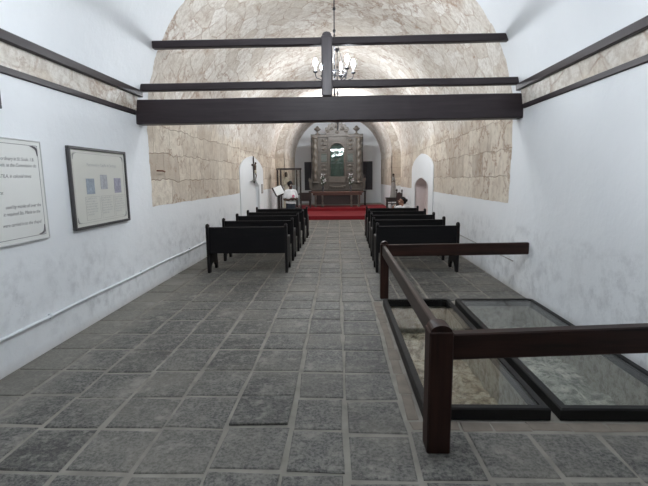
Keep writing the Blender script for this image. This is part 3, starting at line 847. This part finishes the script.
def hand(origin, d, up, side, s=1.0, curl=.5):
    """palm + five unequal fingers as chains; d = pointing direction, up = back of hand, side = +1 thumb on the left"""
    o = Vector(origin); d = Vector(d).normalized(); up = Vector(up); up = (up - d*up.dot(d)).normalized(); w = d.cross(up)*side
    out = []
    for k, ln in enumerate((.070, .078, .072, .056)):
        off = w*((1.5-k)*.019*s)
        a = o + off*.7; b = o + d*.085*s + off
        c = b + (d*math.cos(curl) - up*math.sin(curl))*ln*.5*s
        e = c + (d*math.cos(curl*2.1) - up*math.sin(curl*2.1))*ln*.5*s
        out.append([(a, .014*s), (b, .0105*s), (c, .009*s), (e, .0075*s)])
    a = o + d*.02*s + w*.015*s; b = o + d*.045*s + w*.045*s - up*.01*s; c = b + d*.035*s + w*.008*s - up*.012*s
    out.append([(a, .014*s), (b, .011*s), (c, .009*s)])
    return out
def head_parts(c, yaw, s=1.0):
    """balls for skull, jaw, nose, ears, in a frame facing -Y turned by yaw"""
    R = Matrix.Rotation(yaw, 3, 'Z')
    f = lambda x, y, z: tuple(Vector(c) + R @ Vector((x*s, y*s, z*s)))
    return [(f(0, .012, .025), .092*s, (.85, 1.0, 1.0)), (f(0, -.018, -.045), .062*s, (.88, 1.0, 1.05)), (f(0, -.05, -.085), .03*s, (1.1, .8, .8)),
            (f(0, -.088, -.018), .017*s, (.8, 1.1, 1.5)), (f(0, -.098, -.032), .015*s, (1.15, .9, .8)),
            (f(.078, .015, -.012), .02*s, (.5, .9, 1.5)), (f(-.078, .015, -.012), .02*s, (.5, .9, 1.5)),
            (f(0, -.075, .022), .035*s, (1.6, .5, .5))], f
def face_bits(f, s, parent, skin):
    b_ = nb()
    for sx in (-1, 1): ball(b_, f(sx*.031, -.078, .0), .0125*s, (1.2, .8, .9), 2)
    obj('eye', b_, M['eye'], parent, smooth=True)
    b_ = nb(); ball(b_, f(0, -.082, -.058), .012*s, (2.0, .7, .65), 2)
    obj('mouth', b_, M['lip'], parent, smooth=True)
def hv(*p): return Vector(p)

# woman standing, white T-shirt, forearms folded in front (height about 1.56)
def standing_person():
    t = thing('person', 'person in white T-shirt with pink print standing beside the lectern', 'person', (-1.49, 13.62, 0), math.radians(22))
    t.scale = (.88, .95, 1)
    hb, f = head_parts((0, 0, 1.42), math.radians(12), .98)
    chains = [
        [((0, .015, .86), .125), ((0, .01, .98), .115), ((0, .0, 1.10), .118), ((0, .01, 1.22), .105), ((0, .02, 1.28), .06), ((0, .005, 1.36), .052)],
        [((-.15, .01, 1.235), .055), ((.15, .01, 1.235), .055)],
        [((-.07, .015, .84), .105), ((-.085, .0, .47), .062), ((-.085, .03, .28), .055), ((-.09, .03, .08), .04), ((-.095, -.01, .045), .04), ((-.10, -.11, .032), .032)],
        [((.07, .015, .84), .105), ((.085, .0, .47), .062), ((.085, .03, .28), .055), ((.09, .03, .08), .04), ((.095, -.01, .045), .04), ((.10, -.11, .032), .032)],
        [((-.17, .015, 1.225), .055), ((-.235, .02, .99), .042), ((-.13, -.12, .975), .034), ((-.04, -.165, 1.0), .027)],
        [((.17, .015, 1.225), .055), ((.235, .02, .99), .042), ((.15, -.12, .985), .034), ((.06, -.165, 1.02), .027)],
    ]
    chains += hand((-.035, -.168, 1.0), (1, -.1, .15), (0, -1, .2), 1, .95, .6)
    chains += hand((.055, -.168, 1.02), (-1, -.1, -.1), (0, -1, .2), -1, .95, .6)
    body = blob('body', chains, hb, M['skin'], t, .009)
    face_bits(f, .98, body, M['skin'])
    blob('t_shirt', [
        [((0, .012, .875), .145), ((0, .01, .98), .132), ((0, -.004, 1.10), .135), ((0, .01, 1.21), .115)],
        [((-.06, .01, .88), .12), ((-.06, .0, 1.12), .115)], [((.06, .01, .88), .12), ((.06, .0, 1.12), .115)],
        [((-.145, .012, 1.235), .066), ((0, .012, 1.24), .075), ((.145, .012, 1.235), .066)],
        [((-.165, .012, 1.225), .068), ((-.225, .02, 1.06), .062)], [((.165, .012, 1.225), .068), ((.225, .02, 1.06), .062)],
    ], [], M['shirt'], t, .012)
    b_ = nb(); ball(b_, (.05, -.128, 1.09), .05, (1.15, .25, .9), 2); obj('shirt_print', b_, M['pink'], t, smooth=True)
    blob('skirt', [[((0, .012, .88), .135), ((0, .012, .80), .15), ((0, .012, .55), .165), ((0, .01, .38), .175)],
                   [((-.06, .012, .85), .12), ((-.07, .0, .38), .13)], [((.06, .012, .85), .12), ((.07, .0, .38), .13)]], [], M['skirt'], t, .014)
    R = Matrix.Rotation(math.radians(12), 3, 'Z')
    blob('hair', [], [(f(0, .025, .05), .102, (.92, .98, .98)), (f(0, .10, .02), .055, (1, .9, 1.1)), (f(.06, .03, .03), .05, (.7, 1, 1.1)), (f(-.06, .03, .03), .05, (.7, 1, 1.1))], M['hair'], t, .008)
    for s in (-1, 1):
        b_ = nb(); ball(b_, (s*.098, -.04, .045), .05, (.95, 2.2, .75), 2)
        for v in b_.verts: v.co.z = max(v.co.z, .002)
        obj('shoe', b_, M['hair'], t, smooth=True)
    return t
standing_person()

# person seated in the last right pew, leaning left with a hand raised to the face
def seated_person():
    t = thing('person', 'seated person with black hair in white shirt, hand raised to face, last right pew', 'person', (1.82, 11.86, 0), 0)
    # local: seat at y .03-.43, z .44, faces the altar (+y); upper body leans to -x and the head is turned left
    yaw = math.radians(-78)
    hb, f = head_parts((-.055, .20, .975), yaw, .95)
    chains = [
        [((0, .20, .545), .115), ((0, .19, .62), .11), ((-.01, .19, .72), .112), ((-.03, .19, .80), .09), ((-.045, .20, .87), .055), ((-.055, .20, .93), .05)],
        [((-.165, .18, .80), .05), ((.13, .20, .81), .05)],
        [((-.08, .22, .535), .09), ((-.10, .55, .50), .062), ((-.10, .56, .30), .052), ((-.10, .58, .09), .038), ((-.10, .66, .036), .032)],
        [((.08, .22, .535), .09), ((.10, .55, .50), .062), ((.10, .56, .30), .052), ((.10, .58, .09), .038), ((.10, .66, .036), .032)],
        [((-.165, .18, .80), .05), ((-.25, .26, .64), .04), ((-.285, .25, .80), .030), ((-.285, .25, .82), .026)],
        [((.14, .20, .80), .05), ((.20, .30, .62), .04), ((.12, .46, .62), .033), ((.08, .50, .62), .026)],
    ]
    chains += hand((-.285, .25, .815), (.35, -.1, 1), (-1, 0, .3), 1, .85, .7)
    chains += hand((.08, .50, .61), (-.3, 1, 0), (0, 0, 1), 1, .9, .5)
    body = blob('body', chains, hb, M['skin2'], t, .009)
    face_bits(f, .95, body, M['skin2'])
    blob('shirt', [[((0, .20, .60), .13), ((-.005, .19, .68), .128), ((-.015, .19, .77), .115)],
                   [((-.16, .18, .80), .062), ((0, .19, .825), .07), ((.13, .20, .81), .062)],
                   [((-.165, .18, .80), .062), ((-.22, .23, .70), .056)], [((.14, .20, .80), .062), ((.18, .25, .71), .056)]], [], M['shirt'], t, .012)
    blob('trousers', [[((0, .20, .57), .12), ((0, .22, .56), .12)],
                      [((-.08, .22, .54), .098), ((-.10, .55, .505), .074), ((-.10, .56, .30), .066), ((-.10, .58, .12), .06)],
                      [((.08, .22, .54), .098), ((.10, .55, .505), .074), ((.10, .56, .30), .066), ((.10, .58, .12), .06)]], [], M['skirt'], t, .012)
    blob('hair', [], [(f(0, .035, .045), .094, (.92, .98, .98)), (f(0, .13, .03), .05, (1, 1, 1)), (f(0, .07, -.02), .06, (1.1, 1, 1))], M['hair'], t, .008)
    for s in (-1, 1):
        b_ = nb(); ball(b_, (s*.10, .64, .04), .048, (.95, 2.1, .75), 2)
        for v in b_.verts: v.co.z = max(v.co.z, .002)
        obj('shoe', b_, M['hair'], t, smooth=True)
    return t
seated_person()

# ------------------------------------------------------------------ lectern with a white sheet
t = thing('lectern', 'dark wooden lectern with slanted top left of the standing person', 'lectern', (-1.90, 13.9, 0), math.radians(14))
b_ = nb(); box(b_, -.17, .17, -.12, .12, .002, .05, .008); obj('base', b_, M['dark'], t)
b_ = nb(); box(b_, -.035, .035, -.035, .035, .048, 1.12, .006); obj('post', b_, M['dark'], t)
rt = Matrix.Translation((0, 0, 1.26)) @ Matrix.Rotation(math.radians(-6), 4, 'Y') @ Matrix.Rotation(math.radians(58), 4, 'X') @ Matrix.Rotation(math.radians(15), 4, 'Z')
b_ = nb(); box(b_, -.18, .18, -.17, .17, -.015, .0, .004, rot=rt); box(b_, -.18, .18, -.18, -.165, -.0, .03, .003, rot=rt)
obj('book_rest', b_, M['dark'], t)
b_ = nb(); box(b_, -.135, .135, -.155, .155, .002, .008, 0, rot=rt)
o = tag(obj('open_sheet', b_, M['sheet'], loc=(-1.90, 13.9, 0)), 'white sheet lying on the slanted lectern top', 'paper'); o.rotation_euler = (0, 0, math.radians(14))

# ------------------------------------------------------------------ statues
def statue(label, loc, h, mat, rz=0.0, face='figskin', veil=False):
    t = thing('robed_statue', label, 'statue', loc, rz)
    s = h/1.4
    b_ = nb()
    prof = [(.20, 0), (.205, .02), (.19, .06), (.165, .4), (.14, .75), (.125, .9), (.135, 1.02), (.12, 1.12), (.06, 1.19), (.045, 1.21)]
    if veil: prof = [(.17, 0), (.175, .02), (.165, .08), (.15, .4), (.125, .75), (.105, .95), (.09, 1.08), (.075, 1.17), (.055, 1.20)]
    n = 40; rings = []
    for r, z in prof:
        fold = .10*max(0, 1-z/1.0)
        rings.append([b_.verts.new(((r*(1+fold*math.sin(k*2*PI/n*9)))*math.cos(2*PI*k/n)*s*1.0, (r*(1+fold*math.sin(k*2*PI/n*9)))*math.sin(2*PI*k/n)*.75*s, z*s)) for k in range(n)])
    for i in range(len(rings)-1):
        for k in range(n): b_.faces.new((rings[i][k], rings[i][(k+1) % n], rings[i+1][(k+1) % n], rings[i+1][k]))
    b_.faces.new(rings[0][::-1]); b_.faces.new(rings[-1])
    obj('robe', b_, M[mat], t, smooth=True)
    hb, f = head_parts((0, -.01, 1.28*s), 0, .85*s)
    ch = [[((0, 0, 1.15*s), .045*s), ((0, 0, 1.22*s), .038*s)],
          [((-.13*s, 0, 1.07*s), .04*s), ((-.17*s, -.03, .88*s), .032*s), ((-.06*s, -.14*s, .93*s), .026*s)],
          [((.13*s, 0, 1.07*s), .04*s), ((.17*s, -.03, .88*s), .032*s), ((.06*s, -.14*s, .95*s), .026*s)]]
    ch += hand((-.055*s, -.14*s, .93*s), (.8, -.2, .4), (0, -1, .2), 1, .8*s, .4) + hand((.055*s, -.14*s, .95*s), (-.8, -.2, .4), (0, -1, .2), -1, .8*s, .4)
    blob('body', ch, hb, M[face], t, .009)
    if veil:
        for ob in t.children:
            if ob.name.startswith('body'): ob.scale = (.55, .75, 1)
        blob('hood', [], [(f(0, .03, .04), .092*.85*s, (.85, .98, 1)), (f(0, .05, -.05), .07*.85*s, (1.0, .8, 1.4))], M['hair'], t, .008)
        return t
    blob('sleeves', [[((-.12*s, 0, 1.08*s), .05*s), ((-.175*s, -.03, .88*s), .05*s), ((-.10*s, -.11*s, .91*s), .045*s)],
                     [((.12*s, 0, 1.08*s), .05*s), ((.175*s, -.03, .88*s), .05*s), ((.10*s, -.11*s, .93*s), .045*s)]], [], M[mat], t, .01)
    blob('hair', [], [(f(0, .03, .04), .092*.85*s, (.95, .98, 1)), (f(0, .06, -.04), .07*.85*s, (1.1, .8, 1.3))], M['hair'], t, .008)
    return t
# glazed case with a statue, turned a little towards the nave
cz = .155
t = thing('display_case', 'tall glass case with dark wooden posts behind the standing person', 'display case', (-1.98, 17.55, cz), math.radians(20))
W2, D2, H2 = .40, .30, 1.82
for sx in (-1, 1):
    for sy in (-1, 1):
        b_ = nb(); box(b_, sx*W2-.028, sx*W2+.028, sy*D2-.028, sy*D2+.028, 0, H2, .004); obj('corner_post', b_, M['dark'], t)
b_ = nb(); box(b_, -W2-.045, W2+.045, -D2-.045, D2+.045, H2, H2+.07, .008); obj('cornice', b_, M['dark'], t)
b_ = nb(); box(b_, -W2-.035, W2+.035, -D2-.035, D2+.035, .22, .30, .006); obj('bottom_shelf', b_, M['dark'], t)
b_ = nb()
for sy in (-1, 1): box(b_, -W2+.028, W2-.028, sy*D2-.012, sy*D2+.012, .83, .87, .003)
obj('cross_bar', b_, M['dark'], t)
for (a, b, c, d) in ((-W2+.028, W2-.028, -D2+.013, -D2+.017), (-W2+.028, W2-.028, D2-.017, D2-.013)):
    b_ = nb(); box(b_, a, b, c, d, .30, H2); obj('glass_pane', b_, M['glass'], t)
for sx in (-1, 1):
    b_ = nb(); box(b_, sx*W2-.002, sx*W2+.002, -D2+.03, D2-.03, .30, H2); obj('glass_pane', b_, M['glass'], t)
statue('robed statue in cream cloth inside the glass case', (-2.08, 17.55, cz+.302), 1.45, 'robe', math.radians(35)).scale = (.70, .85, 1.0)
# statue on the right
t = thing('pedestal_table', 'dark carved pedestal table under the grey robed statue', 'table', (2.22, 17.75, .153))
b_ = nb(); box(b_, -.27, .27, -.2, .2, .62, .67, .008); obj('table_top', b_, M['dark'], t)
for sx in (-1, 1):
    for sy in (-1, 1):
        b_ = nb(); lathe(b_, [(.028, 0), (.034, .05), (.02, .1), (.026, .3), (.034, .42), (.02, .5), (.03, .56), (.03, .62)], 10, (sx*.22, sy*.15, 0)); obj('leg', b_, M['dark'], t, smooth=True)
b_ = nb(); box(b_, -.22, .22, -.15, .15, .50, .621, .004); obj('apron', b_, M['dark'], t)
statue('small grey robed statue standing on the dark pedestal table', (2.25, 17.75, .826), .97, 'robeg', veil=True)
# carved chair
t = thing('carved_chair', 'dark carved chair with two finials beside the grey statue', 'chair', (2.15, 16.55, 0.0), math.radians(-70))
for sx in (-1, 1):
    b_ = nb(); lathe(b_, [(.022, 0), (.024, .4), (.02, .5), (.024, 1.05), (.016, 1.08), (.034, 1.12), (.036, 1.15), (.012, 1.2)], 10, (sx*.21, .2, 0)); obj('back_post', b_, M['dark'], t, smooth=True)
    b_ = nb(); lathe(b_, [(.022, 0), (.026, .2), (.018, .3), (.026, .42), (.02, .62)], 10, (sx*.21, -.2, 0)); obj('leg', b_, M['dark'], t, smooth=True)
    b_ = nb(); box(b_, sx*.21-.025, sx*.21+.025, -.24, .2, .62, .65, .006); obj('armrest', b_, M['dark'], t)
b_ = nb(); box(b_, -.23, .23, -.22, .22, .42, .46, .008); obj('seat', b_, M['dark'], t)
b_ = nb(); box(b_, -.19, .19, .185, .215, .55, 1.0, .006)
prism(b_, [(-.19+.38*k/10, 1.0+.07*math.sin(PI*k/10)) for k in range(11)], lambda p: (p[0], .188, p[1]), lambda p: (p[0], .212, p[1]))
obj('backrest', b_, M['dark'], t)

# crucifix in the left arch
cxx = axis(14.05)-HW+.075
t = thing('crucifix', 'dark crucifix with small figure hanging in the left white arch', 'crucifix', (cxx, 14.05, 1.50))
b_ = nb(); box(b_, -.045, -.01, -.035, .035, .0, .82, .004); box(b_, -.045, -.01, -.25, .25, .55, .61, .004); ball(b_, (-.028, 0, .84), .03, (.6, 1, 1), 1)
obj('cross', b_, M['dark'], t)
s = .42
ch = [[((.02, 0, .55), .040), ((.02, 0, .46), .036), ((.02, 0, .38), .034)], [((.02, 0, .58), .018), ((.03, .0, .61), .016)],
      [((.02, -.035, .56), .019), ((.015, -.12, .57), .014), ((.005, -.22, .59), .011)], [((.02, .035, .56), .019), ((.015, .12, .57), .014), ((.005, .22, .59), .011)],
      [((.02, -.016, .38), .024), ((.045, -.012, .24), .018), ((.02, -.008, .10), .012), ((.035, -.006, .07), .012)],
      [((.02, .016, .38), .024), ((.045, .012, .24), .018), ((.02, .008, .10), .012), ((.035, .006, .07), .012)]]
blob('figure', ch, [((.035, 0, .635), .034, (.95, .85, 1.1))], M['figskin'], t, .005)
blob('loincloth', [[((.02, -.012, .40), .034), ((.03, -.01, .34), .034)], [((.02, .012, .40), .034), ((.03, .01, .34), .034)]], [], M['robe'], t, .006)

# ------------------------------------------------------------------ altar: table, retable, vases
AY = 21.0; AXC = -.035; AZ = .284
t = thing('altar_retable', 'grey brown carved altar retable with central glazed niche and crest', 'altarpiece', (AXC, AY, AZ))
Wd = 1.255
b_ = nb(); box(b_, -Wd, Wd, .12, .55, .70, 3.42, .01); obj('case', b_, M['altardark'], t)
for sx in (-1, 1):
    b_ = nb(); box(b_, sx*1.36-.04, sx*1.36+.04, .3, .38, 0, .70, .006); obj('support_post', b_, M['dark'], t)
b_ = nb(); box(b_, -1.40, 1.40, .15, .5, .66, .72, .006); obj('support_shelf', b_, M['dark'], t)
# side bays
for sx in (-1, 1):
    b_ = nb(); box(b_, min(sx*.44, sx*1.2), max(sx*.44, sx*1.2), .02, .13, .74, 3.38, .01)
    for zz, hh, pr in ((.74, .10, .05), (1.12, .05, .04), (3.26, .12, .06), (2.55, .03, .03)):
        box(b_, min(sx*.42, sx*1.22), max(sx*.42, sx*1.22), .02-pr, .05, zz, zz+hh, .01)
    bay = obj('side_bay', b_, M['altar'], t)
    b_ = nb()
    # twisted column
    n = 14; rings = []
    for i in range(61):
        z = 1.17 + (3.26-1.17)*i/60; r0 = .105 + .012*math.sin(i/60*PI)
        rings.append([b_.verts.new((sx*1.03 + (r0*(1+.16*math.sin(2*PI*k/n*1 - i*.62*sx)))*math.cos(2*PI*k/n), -.02 + (r0*(1+.16*math.sin(2*PI*k/n - i*.62*sx)))*math.sin(2*PI*k/n), z)) for k in range(n)])
    for i in range(60):
        for k in range(n): b_.faces.new((rings[i][k], rings[i][(k+1) % n], rings[i+1][(k+1) % n], rings[i+1][k]))
    b_.faces.new(rings[0][::-1]); b_.faces.new(rings[-1])
    lathe(b_, [(.15, 1.10), (.15, 1.14), (.11, 1.19)], 16, (sx*1.03, -.02, 0)); lathe(b_, [(.10, 3.16), (.14, 3.22), (.16, 3.27)], 16, (sx*1.03, -.02, 0))
    obj('twisted_column', b_, M['altar2'], t, smooth=True)
    # inner panel with glazed picture
    b_ = nb()
    rect_frame(b_, sx*.63-.17, sx*.63+.17, -.01, .03, 2.08, 2.52, .04, .006) if False else None
    for (a, b, c, d) in ((sx*.63-.17, sx*.63+.17, 2.50, 2.54), (sx*.63-.17, sx*.63+.17, 2.06, 2.10), (sx*.63-.17, sx*.63-.13, 2.10, 2.50), (sx*.63+.13, sx*.63+.17, 2.10, 2.50)):
        box(b_, a, b, -.02, .03, c, d, .006)
    pf = obj('picture_frame', b_, M['altar2'], t)
    b_ = nb(); box(b_, sx*.63-.13, sx*.63+.13, .005, .016, 2.10, 2.50); obj('picture', b_, M['green'], pf)
    b_ = nb(); box(b_, sx*.63-.13, sx*.63+.13, -.004, .0, 2.10, 2.50); obj('glass_pane', b_, M['glass'], pf)
    b_ = nb()
    for zz in (1.25, 1.45, 1.65, 1.85, 2.65, 2.85, 3.05):
        lathe(b_, [(.02, 0), (.07, .03), (.09, .09), (.04, .14)], 10, (sx*.63, .03, zz))
        for q in (-1, 1): ball(b_, (sx*.63+q*.11, .02, zz+.07), .045, (1, .6, 1.2), 1)
    obj('carved_relief', b_, M['altar2'], t, smooth=True)
    # flared scroll at the foot
    b_ = nb()
    prism(b_, [(sx*1.20, .74), (sx*1.32, .78), (sx*1.36, .95), (sx*1.35, 1.15), (sx*1.40, 1.28), (sx*1.36, 1.36), (sx*1.28, 1.28), (sx*1.26, 1.45), (sx*1.22, 1.60)],
          lambda p: (p[0], .04, p[1]), lambda p: (p[0], .16, p[1]))
    obj('foot_scroll', b_, M['altar'], t)
    # urn finial
    b_ = nb()
    lathe(b_, [(.11, 3.38), (.12, 3.42), (.05, 3.46), (.035, 3.52), (.06, 3.56), (.155, 3.63), (.16, 3.67), (.09, 3.72), (.06, 3.77), (.02, 3.80)], 16, (sx*.93, .1, 0))
    obj('finial', b_, M['altar'], t, smooth=True)
# central bay: niche box
b_ = nb()
box(b_, -.44, -.34, -.06, .14, .74, 3.30, .01); box(b_, .34, .44, -.06, .14, .74, 3.30, .01)
box(b_, -.34, .34, -.06, .14, .74, 1.42, .01)
# arched head of the niche
n = 16; zc = 2.66
arc = [(-.34*math.cos(PI*k/n), zc + .34*math.sin(PI*k/n)) for k in range(n+1)]
for k in range(n):
    prism(b_, [arc[k], arc[k+1], (arc[k+1][0], 3.30), (arc[k][0], 3.30)], lambda p: (p[0], -.05, p[1]), lambda p: (p[0], .13, p[1]))
obj('central_bay', b_, M['altar'], t)
b_ = nb(); tube(b_, [(-.34, -.07, 1.44)] + [(a[0], -.07, a[1]) for a in arc] + [(.34, -.07, 1.44)], .028, 8); obj('niche_moulding', b_, M['altar2'], t, smooth=True)
b_ = nb(); box(b_, -.36, .36, .11, .13, 1.40, 3.05); obj('niche_back', b_, M['green'], t)
b_ = nb(); box(b_, -.335, .335, -.03, -.024, 1.425, 2.98); obj('glass_pane', b_, M['glassg'], t)
# predella with drawer-like box and swags
b_ = nb(); box(b_, -.40, .40, -.12, -.05, 1.13, 1.37, .012); box(b_, -.46, .46, -.13, -.05, 1.37, 1.42, .01)
for k in range(7):
    a = -.33+.11*k; ball(b_, (a, -.12, .98-.07*math.cos((k-3)/3*1.4)), .07, (1, .5, .7), 1)
obj('predella', b_, M['altar2'], t)
# crest
b_ = nb()
half = [(0, 4.02), (.08, 3.99), (.13, 3.90), (.24, 3.93), (.30, 3.86), (.40, 3.84), (.44, 3.74), (.55, 3.70), (.58, 3.58), (.50, 3.52), (.52, 3.42), (.48, 3.34), (.48, 3.28)]
outl = [(-x, z) for x, z in half[::-1]] + half[1:]
prism(b_, outl, lambda p: (p[0], -.03, p[1]), lambda p: (p[0], .10, p[1]))
box(b_, -.50, .50, -.09, .1, 3.28, 3.36, .012)
for a, z_ in ((0, 3.75), (-.25, 3.65), (.25, 3.65), (-.42, 3.55), (.42, 3.55), (0, 3.5)):
    ball(b_, (a, -.03, z_), .09, (1.1, .5, .9), 2)
obj('crest', b_, M['altar'], t)
statue('pale robed figure behind the glass of the altar niche', (AXC, AY+.045, AZ+1.43), 1.15, 'green', 0, 'figskin').scale = (1, .30, 1)

t = thing('altar_table', 'brown wooden altar table with pale legs below the retable', 'table', (AXC, 20.55, AZ))
b_ = nb(); box(b_, -1.22, 1.22, -.30, .28, .66, .72, .01); obj('table_top', b_, M['tablewood'], t)
b_ = nb(); box(b_, -1.15, 1.15, -.24, .24, .55, .66, .008); obj('apron', b_, M['tablewood'], t)
for x in (-1.02, -.70, .66, 1.00):
    b_ = nb(); lathe(b_, [(.045, 0), (.05, .05), (.035, .1), (.045, .2), (.03, .28), (.05, .42), (.04, .5), (.05, .55)], 12, (x, -.22, 0)); obj('leg', b_, M['altar2'], t, smooth=True)
for x in (-1.05, 1.05):
    b_ = nb(); box(b_, x-.035, x+.035, .15, .22, 0, .55, .004); obj('leg', b_, M['tablewood'], t)
b_ = nb(); box(b_, -1.15, 1.15, -.245, -.21, .07, .105, .004); obj('stretcher', b_, M['altar2'], t)
b_ = nb(); box(b_, -1.03, 1.03, -.10, -.07, .105, .55, .004); obj('back_panel', b_, M['dark'], t)
# flower vases on the table
def vase(x, lab_):
    t = thing('flower_vase', lab_, 'vase', (x, 20.42, AZ+.721), 0, 'vases of white flowers on the altar table')
    b_ = nb(); lathe(b_, [(.05, 0), (.055, .02), (.02, .05), (.05, .13), (.06, .18), (.03, .25), (.045, .29)], 14); obj('vase_body', b_, M['vase'], t, smooth=True)
    b_ = nb(); random.seed(int(x*100)+5); tips = []
    for k in range(16):
        a = random.uniform(0, 2*PI); r = random.uniform(.02, .17); h = random.uniform(.36, .86)
        tp = (r*math.cos(a), r*math.sin(a)*.8, h); tips.append(tp); tube(b_, [(0, 0, .25), (tp[0]*.4, tp[1]*.4, .25+(h-.25)*.5), tp], .006, 5)
        ball(b_, (tp[0]*.8, tp[1]*.8, h*.8), .035, (1, .5, 1.3), 1)
    obj('stems', b_, M['stemg'], t)
    for tp in tips:
        b_ = nb()
        for q in range(5):
            a = q*2*PI/5; ball(b_, (tp[0]+.016*math.cos(a), tp[1]-.01, tp[2]+.016*math.sin(a)), .015, (1, .6, 1), 1)
        ball(b_, (tp[0], tp[1]-.012, tp[2]), .012, (1, 1, 1), 1)
        obj('flower', b_, M['petal'], t)
vase(-.70, 'dark vase of small white flowers left on the altar table')
vase(.60, 'dark vase of small white flowers right on the altar table')
# low cabinet left of the altar
t = thing('low_cabinet', 'small dark brown cabinet on thin legs left of the altar', 'cabinet', (-1.50, 20.0, .284))
b_ = nb(); box(b_, -.26, .26, -.2, .2, .32, .66, .008); obj('body', b_, M['dark'], t)
b_ = nb(); box(b_, -.28, .28, -.22, .22, .66, .69, .006); obj('top', b_, M['dark'], t)
for sx in (-1, 1):
    b_ = nb(); box(b_, sx*.125-.115, sx*.125+.115, -.212, -.199, .35, .63, .004); d = obj('door', b_, M['dark'], t)
    b_ = nb(); ball(b_, (sx*.03, -.217, .5), .012, sub=1); obj('knob', b_, M['iron'], d)
    for sy in (-1, 1):
        b_ = nb(); box(b_, sx*.22-.02, sx*.22+.02, sy*.16-.02, sy*.16+.02, 0, .32, .003); obj('leg', b_, M['dark'], t)

# ------------------------------------------------------------------ world, camera
w = bpy.data.worlds.new('World'); S.world = w; w.use_nodes = True
w.node_tree.nodes['Background'].inputs[0].default_value = (0.5, 0.6, 0.8, 1)
w.node_tree.nodes['Background'].inputs[1].default_value = 0.02

F, PITCH, YAW, ROLL = 431.0, 0.1503, 0.0336, -0.0114
cp, sp, cy, sy, cr, sr = math.cos(PITCH), math.sin(PITCH), math.cos(YAW), math.sin(YAW), math.cos(ROLL), math.sin(ROLL)
fwd = Vector((-sy*cp, cy*cp, -sp)); right = Vector((cy, sy, 0)); up = right.cross(fwd)
r_ = right*cr + up*sr; u_ = -right*sr + up*cr
cam = bpy.data.cameras.new('Camera'); co = bpy.data.objects.new('Camera', cam); C.objects.link(co)
cam.sensor_width = 36; cam.lens = F/648*36; cam.clip_end = 100
mw = Matrix((( r_.x, u_.x, -fwd.x, 0), (r_.y, u_.y, -fwd.y, 0), (r_.z, u_.z, -fwd.z, 1.65), (0, 0, 0, 1)))
co.matrix_world = mw
S.camera = co

S.view_settings.view_transform = 'Standard'; S.view_settings.look = 'None'
S.view_settings.gamma = 1; S.view_settings.use_curve_mapping = False
S.view_settings.exposure = 0.1
S.cycles.use_denoising = True
S.cycles.max_bounces = 8; S.cycles.diffuse_bounces = 5; S.cycles.transparent_max_bounces = 12
S.cycles.sample_clamp_indirect = 6.0
